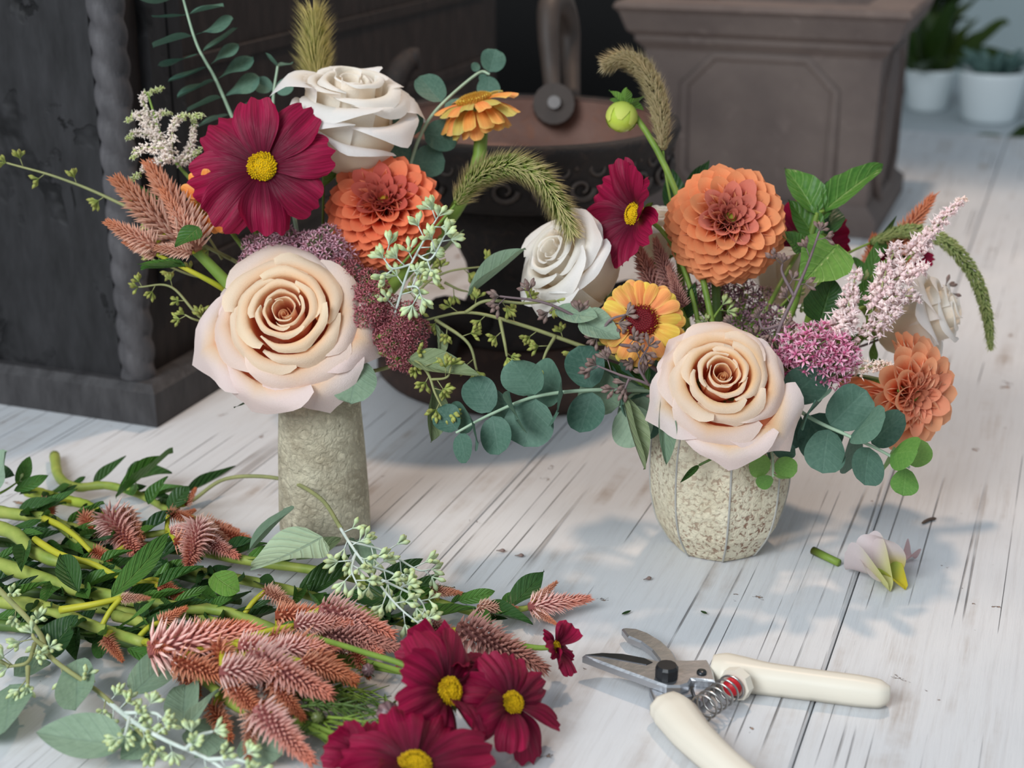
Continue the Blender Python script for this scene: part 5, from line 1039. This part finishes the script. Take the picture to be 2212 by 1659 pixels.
pstem('long celosia stalk along the far side ending right of the pile', [(280, 1180, .010), (420, 1190, .012), (540, 1212, .012), (680, 1232, .012), (800, 1258, .012), (940, 1298, .010), (1040, 1326, .008), (1148, 1312, .010)], .0040, [(1148, 1310, 1282, 1292, .012, .010, P_, .75), (1155, 1300, 1206, 1254, .014, .022, TN, .75), (1155, 1318, 1205, 1350, .010, .006, TN, .75), (1035, 1312, 1122, 1314, .016, .012, TN, .85), (930, 1275, 1002, 1282, .018, .016, TN, .85)], 16, lenpx=110, leaves=[(990, 1298, .018, 1068, 1286, .018, 34, M_CEL, 'ovate'), (1032, 1312, .014, 1068, 1362, .012, 26, M_CEL, 'lance'), (1030, 1335, .006, 1098, 1345, .005, 22, M_CELD, 'lance'), (1085, 1305, .008, 1118, 1284, .012, 30, M_CEL, 'ovate'), (860, 1290, .012, 955, 1250, .02, 30, M_CELD, 'lance'), (850, 1290, .02, 700, 1300, .02, 70, M_CELD, 'lance'), (640, 1210, .02, 730, 1185, .014, 60, M_OLV, 'ovate')], r_end=.45)
pstem('second celosia stalk along the far side with a muted pink spike', [(400, 1230, .008), (560, 1260, .01), (720, 1300, .012), (850, 1340, .010), (960, 1370, .010)], .0036, [(1000, 1365, 1192, 1458, .016, .010, U_, .75), (930, 1350, 1010, 1380, .014, .012, U_, .9)], 18, lenpx=120, dark=.7)
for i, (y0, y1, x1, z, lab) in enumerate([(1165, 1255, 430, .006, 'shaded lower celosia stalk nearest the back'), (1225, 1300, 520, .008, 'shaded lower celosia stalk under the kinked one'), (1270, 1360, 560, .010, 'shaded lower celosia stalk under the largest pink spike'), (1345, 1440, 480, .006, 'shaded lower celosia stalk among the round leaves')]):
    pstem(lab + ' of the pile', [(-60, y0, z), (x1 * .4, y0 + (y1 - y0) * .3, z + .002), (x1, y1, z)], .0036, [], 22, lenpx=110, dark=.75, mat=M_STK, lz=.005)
pstem('celosia stalk with overlapping pink plumes in the middle of the pile', [(250, 1330, .016), (380, 1365, .024), (480, 1400, .03)], .0036, [(520, 1395, 655, 1400, .036, .034, P_, .95), (600, 1405, 742, 1395, .036, .032, P_, .9), (480, 1450, 640, 1445, .038, .034, P_, .9), (655, 1430, 782, 1470, .036, .026, O_, .9), (420, 1370, 545, 1345, .036, .036, O_, .9), (500, 1480, 580, 1560, .03, .02, O_, .9), (640, 1350, 770, 1345, .034, .032, P_, .9), (380, 1430, 520, 1470, .03, .026, O_, .9), (590, 1470, 660, 1560, .028, .016, O_, .85), (740, 1340, 830, 1420, .03, .02, P_, .9)], 5)
pstem('celosia stalk with short spikes tucked at the back left of the pile', [(120, 1130, .012), (250, 1160, .018), (360, 1150, .022)], .0034, [(370, 1150, 420, 1130, .03, .032, P_, 1.1), (380, 1170, 470, 1160, .028, .024, O_, 1.0), (440, 1165, 520, 1205, .022, .016, P_, .9), (365, 1110, 420, 1120, .03, .03, O_, 1.1)], 8)
# seeded eucalyptus of the pile
def lf(x0, y0, z0, x1, y1, z1, w, kind, mat, up=(-.1, -.6, 1)): return (pz(x0, y0, z0), pz(x1, y1, z1), w, kind, mat, Vector(up))
seeded('seeded_eucalyptus', 'silvery seeded eucalyptus arching in front of the left vase foot', [[pz(735, 1140, .052), pz(760, 1180, .052), pz(800, 1235, .046), pz(860, 1310, .036), pz(930, 1365, .024)], [pz(755, 1170, .052), pz(830, 1190, .046), pz(900, 1230, .036), pz(930, 1230, .034)], [pz(770, 1190, .05), pz(760, 1230, .05), pz(770, 1260, .048)], [pz(820, 1250, .044), pz(900, 1290, .034), pz(920, 1320, .03)], [pz(790, 1220, .048), pz(850, 1240, .04), pz(880, 1270, .038)]], SD_L, M_STW, 30, 30, None, nper=4, srad=.0011, sp_=.75, bare=[pz(415, 1082, .010), pz(490, 1034, .030), pz(605, 1034, .040), pz(690, 1075, .050), pz(737, 1142, .052)],
       leaves=[lf(697, 1160, .050, 540, 1252, .046, 132, 'ovate', M_SEP, (-.3, -.75, .7)), lf(612, 1100, .040, 560, 1220, .030, 120, 'ovate', M_SE, (-.5, -.6, .6)), lf(765, 1165, .045, 800, 1260, .03, 60, 'ovate', M_SE, (.3, -.6, .6))])
seeded('seeded_eucalyptus', 'seeded eucalyptus branch with big round grey leaves at the lower left', [[pz(-20, 1255, .03), pz(80, 1360, .024), pz(110, 1420, .02), pz(220, 1500, .016), pz(290, 1570, .016), pz(335, 1620, .014)], [pz(75, 1390, .024), pz(60, 1430, .022), pz(20, 1440, .02)], [pz(100, 1400, .024), pz(75, 1380, .03), pz(70, 1370, .032)], [pz(60, 1440, .022), pz(60, 1480, .018)], [pz(20, 1440, .02), pz(-10, 1420, .024)]], SD_L, M_STS, 26, 60, None, nper=6, srad=.0019,
       leaves=[lf(165, 1425, .018, 175, 1556, .010, 86, 'round', M_SE), lf(270, 1606, .012, 88, 1600, .012, 116, 'ovate', M_SE), lf(20, 1480, .010, 20, 1605, .006, 118, 'round', M_SE), lf(285, 1500, .018, 392, 1410, .02, 90, 'ovate', M_SE), lf(395, 1575, .014, 400, 1478, .012, 84, 'round', M_SE), lf(400, 1575, .02, 478, 1462, .026, 40, 'long', M_SE), lf(30, 1460, .006, 110, 1430, .006, 60, 'ovate', M_SE)])
seeded('seeded_eucalyptus', 'seeded eucalyptus spray at the bottom edge below the rusty spikes', [[pz(215, 1500, .012), pz(290, 1560, .020), pz(360, 1600, .022), pz(450, 1640, .022), pz(520, 1690, .02)], [pz(270, 1540, .02), pz(330, 1540, .026), pz(350, 1550, .026)], [pz(280, 1550, .02), pz(270, 1590, .02)], [pz(400, 1620, .024), pz(430, 1590, .028), pz(460, 1580, .028)], [pz(450, 1640, .024), pz(510, 1640, .026), pz(560, 1660, .024)]], SD_L, M_STW, 27, 42, None, nper=7, srad=.0016,
       leaves=[lf(330, 1600, .008, 260, 1640, .006, 80, 'ovate', M_SE), lf(480, 1560, .006, 420, 1640, .006, 96, 'round', M_SE), lf(520, 1600, .006, 620, 1640, .006, 90, 'ovate', M_SE)])
seeded('seeded_eucalyptus', 'eucalyptus shoot with upright leaves at the far left of the pile', [[pz(-30, 1080, .02), pz(10, 1060, .03), pz(40, 1040, .034)]], SD_G, M_STG, 20, 200, None, nper=2, leaves=[lf(-10, 1060, .03, 20, 975, .06, 70, 'round', M_SE), lf(40, 1050, .03, 70, 990, .045, 36, 'ovate', M_CEL), lf(-20, 1040, .03, 30, 1025, .04, 60, 'ovate', M_CELD), lf(30, 1060, .03, 110, 1035, .036, 34, 'lance', M_CEL)])
# cosmos on the pile
def C_(label, px, py, z, rad, ax, pts, wild=.35, **k): return cosmos(label, px, py, depth(T(px, py, z)), rad, ax, [T(*p) for p in pts], root=T(*pts[-1]), wild=wild, **k)
C_('burgundy cosmos with large yellow centre foremost beside the round brown bud', 968, 1493, .040, 148, cd(.62, .22, .75), [(880, 1440, .046), (790, 1410, .044), (690, 1380, .034), (600, 1360, .012)], seed=0, roll=.1, tilts=[-.35, .1, .2, .7, 1.0, .2, -.2, -.3], lens=[1.05, .9, .95, .9, .8, .9, 1.0, 1.05])
C_('burgundy cosmos lying open nearest the shears among the cut flowers', 1106, 1540, .022, 122, cd(.50, .45, .75), [(1040, 1520, .018), (900, 1480, .014), (760, 1440, .010), (620, 1410, .008)], seed=3, roll=.3, tilts=[0, .1, .3, .3, .1, 0, -.05, -.1])
C_('burgundy cosmos with tall upright petals behind the foremost cosmos', 975, 1440, .034, 118, cd(.25, .8, .15), [(930, 1460, .02), (800, 1440, .014), (640, 1400, .008)], seed=5, roll=.4, tilts=[.2, .5, .6, .3, .5, .1, 0, .1])
C_('small ragged cosmos at the tip of the pile beside the shears', 1200, 1398, .024, 66, cd(.85, .15, .55), [(1150, 1398, .02), (1060, 1380, .012), (900, 1350, .008), (740, 1320, .006)], seed=6, roll=.7, tilts=[.1, .5, .9, .6, 1.0, .2, .4, .6], lens=[.7, 1.0, .9, 1.1, .7, .9, 1.0, .8])
C_('burgundy cosmos cut off by the bottom edge of the picture', 895, 1655, .030, 172, cd(.12, .72, .55), [(860, 1640, .016), (760, 1600, .014), (660, 1560, .012), (600, 1530, .008)], seed=2, roll=.25, tilts=[0, .12, .25, .3, .15, 0, 0, 0])
C_('cosmos with rolled petal half hidden at the bottom edge left of the larger cosmos', 790, 1642, .020, 92, cd(.1, .6, .7), [(760, 1620, .016), (700, 1590, .014), (640, 1560, .010), (560, 1520, .006)], seed=4, roll=.5, tilts=[.3, .4, .8, 1.0, .6, .1, 0, .1])
M_BUD = m_vcol('cosmos_bud_skin', .35, .05, .4, .05)
def cbud(label, px, py, z, rpx, pts, c0, c1):
    pos = T(px, py, z); S = rpx * depth(pos) / FPX; n = cd(.3, .15, .9); t = thing('cosmos_bud', label, 'bud', T(*pts[-1])); M = frame(pos, n, 0, S); m = MB()
    th = np.linspace(0, 2*PI, 32, endpoint=False)[None, :]; v = np.linspace(0, PI, 12)[:, None]; R = np.sin(v) * (1 + .06 * np.cos(8 * th) * np.sin(v)); col = lerp(c0, c1, (.5 + .5 * np.cos(8 * th) + 0*v).ravel())
    m.grid(R * np.cos(th), R * np.sin(th), -.85 * np.cos(v) + 0*th, col, None, True); part('bud', m.mesh('bud', M_BUD), t, M)
    for i in range(8):
        a = i * PI/4; d = (M.to_3x3() @ Vector((math.cos(a), math.sin(a), -.1))).normalized(); leaf(t, M @ Vector((.4*math.cos(a), .4*math.sin(a), -.8)), d, n, S * 1.3, S * .35, 'lance', M_SEPAL, 'sepal')
    m = MB(); m.tube(catmull([M @ Vector((0, 0, -.8))] + [T(*p) for p in pts], 16), .0013, 7); m.obj('stem', M_STG, t)
BB = (L(92, 66, 72), L(142, 112, 112)); BG = (L(96, 112, 56), L(126, 136, 84))
cbud('round brown maroon cosmos bud beside the foremost cosmos', 838, 1540, .024, 25, [(800, 1570, .016), (720, 1560, .012), (640, 1540, .006)], *BB)
cbud('small brown cosmos bud under the copper spikes', 795, 1447, .018, 14, [(770, 1440, .012), (700, 1430, .008)], *BB)
cbud('small greenish cosmos bud in the fine leaves at the bottom', 686, 1550, .016, 14, [(660, 1540, .012), (600, 1520, .008)], *BG)
cbud('tiny green cosmos bud near the bottom edge', 716, 1612, .014, 13, [(690, 1590, .010), (620, 1560, .006)], *BG)
# feathery cosmos greens
t = thing('cosmos_greenery', 'fine feathery cosmos leaves at the bottom of the pile', 'foliage', T(600, 1540, .002)); 
for i in range(16):
    a0 = (random.uniform(600, 720), random.uniform(1470, 1600)); m = MB(); b0 = (a0[0] + random.uniform(60, 190), a0[1] + random.uniform(-20, 70)); z = random.uniform(.005, .02)
    c = catmull([T(*a0, z), T((a0[0]+b0[0])/2, (a0[1]+b0[1])/2 - 10, z + .004), T(*b0, z)], 14); m.tube(c, np.linspace(.0010, .0005, 14), 5)
    for k in range(3, 14, 2):
        for s in (-1, 1): d = Vector(c[k] - c[k-1]).normalized(); e = Vector(c[k]) + (d + d.cross(Vector((0, 0, 1))) * s * .8) * .011; m.tube([c[k], e], [.0006, .0002], 4)
    m.obj('frond', M_STK if i % 2 else M_STG, t)
# ================================================================== FALLEN BITS
def fallen(label, px, py, z, yawdir, ln, wd, c0, c1, cup, arch, up=(0, -.3, 1), name='fallen_petal'):
    u = np.linspace(-1, 1, 11)[None, :]; v = np.linspace(0, 1, 12)[:, None]; wv = .12 + .40 * np.sin(PI * .5 * np.clip(v * 1.4, 0, 1)) * (1 - .35 * sstep(.75, 1, v)); X = u * wv * (1 - .15*np.abs(u)); Y = v * (1 - .15 * u ** 2); Z = cup * (u ** 2) * wv * 1.6 + arch * np.sin(v * PI) + .02 * np.sin(v * 9 + u * 4)
    m = MB(); m.grid(X, Y, Z, lerp(c0, c1, sstep(.1, .6, v + 0*u).ravel())); me = m.mesh('fallen_petal', M_ROSE); Mx = along(T(px, py, z), yawdir, up, wd, ln, ln); o = part(name, me, None, Mx)
    zs = [(Mx @ v_.co).z for v_ in me.vertices]; o.matrix_basis = Matrix.Translation((0, 0, .0008 - min(zs))) @ Mx; return tag(o, label, 'petal', 'petals fallen beside the faceted vase')
PKW = L(240, 226, 226)
def tdir(x0, y0, x1, y1): return T(x1, y1) - T(x0, y0)
fallen('pale pink petal standing tallest of the fallen petals', 1938, 1236, .004, T(1850, 1150, .030) - T(1938, 1236, .004), .036, .030, L(240, 222, 120), PKW, .7, .10, (-.2, -1, .5))
fallen('curled pale pink petal lying nearest among the fallen petals', 1925, 1268, .004, tdir(1925, 1268, 1815, 1216), .036, .024, L(220, 218, 150), PKW, .9, .16, (.2, -.5, 1))
fallen('yellow green petal base among the fallen petals', 1958, 1264, .004, tdir(1958, 1262, 1872, 1224), .026, .020, L(226, 206, 60), L(180, 200, 104), .5, .14, (.1, -.4, 1))
fallen('tiny crumpled pink petal right of the other fallen petals', 1950, 1206, .004, tdir(1948, 1206, 1984, 1192), .011, .013, L(240, 200, 200), L(238, 206, 208), 1.2, .3)
m = MB(); m.tube([T(1756, 1189, .0032), T(1785, 1203, .003), T(1812, 1216, .003)], [.0028, .0026, .0026], 9, np.array([L(150, 120, 80), (1, 1, 1), (1, 1, 1)])); tag(m.obj('cut_stem', M_STG), 'short cut green stem end beside the fallen petals', 'stem')
m = MB(); m.tube(catmull([T(1992, 1130, .0014), T(2008, 1122, .0016), T(2022, 1120, .0014)], 8), [.0006, .0012, .0012, .0012, .0012, .0012, .0012, .0006], 6, L(90, 74, 64)); tag(m.obj('twig', M_SEED), 'short dark twig on the bare right side of the table', 'twig')
for (x, y, a, lab) in ((1072, 1189, 0, 'loose seed pod left of the pair on bare table'), (1112, 1200, .1, 'loose seed pod right of the pair on bare table'), (1390, 1252, .5, 'loose seed pod before the faceted vase')):
    d = Vector((math.cos(a), math.sin(a), 0)); o = part('fallen_seed_pod', SD_P, None, frame(T(x, y, .0018), d, 0, .0062)); tag(o, lab, 'seed pod', 'seed pods fallen on the table')
for (x0, y0, x1, y1, lab) in ((1343, 1327, 1364, 1319, 'tiny green leaf scrap above the hooked blade'), (1514, 1319, 1528, 1327, 'tiny dark leaf scrap above the cream handle')):
    A, B = T(x0, y0, .0012), T(x1, y1, .0016); me = leafmesh('lance', 1).mesh('leaf_scrap', M_CELD); o = part('leaf_scrap', me, None, along(A, B - A, Vector((0, 0, 1)), .0026, (B - A).length, .002)); tag(o, lab, 'leaf scrap', 'leaf scraps on the table')
# ---- rest the pile on the table: nothing dips below the boards
for o in [x for x in C.objects if x.parent is None and x.type == 'EMPTY' and x.name.split('.')[0] in ('celosia', 'cosmos', 'seeded_eucalyptus', 'cosmos_bud', 'cosmos_greenery')]:
    low = 0.0
    for ch in o.children:
        me = ch.data; n = len(me.vertices); co_ = np.empty(n * 3, np.float32); me.vertices.foreach_get('co', co_); Mw = np.array(W[ch.name]); z = (co_.reshape(-1, 3) @ Mw[2, :3] + Mw[2, 3]).min()
        if z < .0006:
            if o.name.startswith('cosmos') and ch.name.split('.')[0] != 'stem': low = max(low, .0006 - z)
            else: ch.matrix_basis = Matrix.Translation((0, 0, float(.0006 - z))) @ ch.matrix_basis
    if low: o.location.z += float(low)
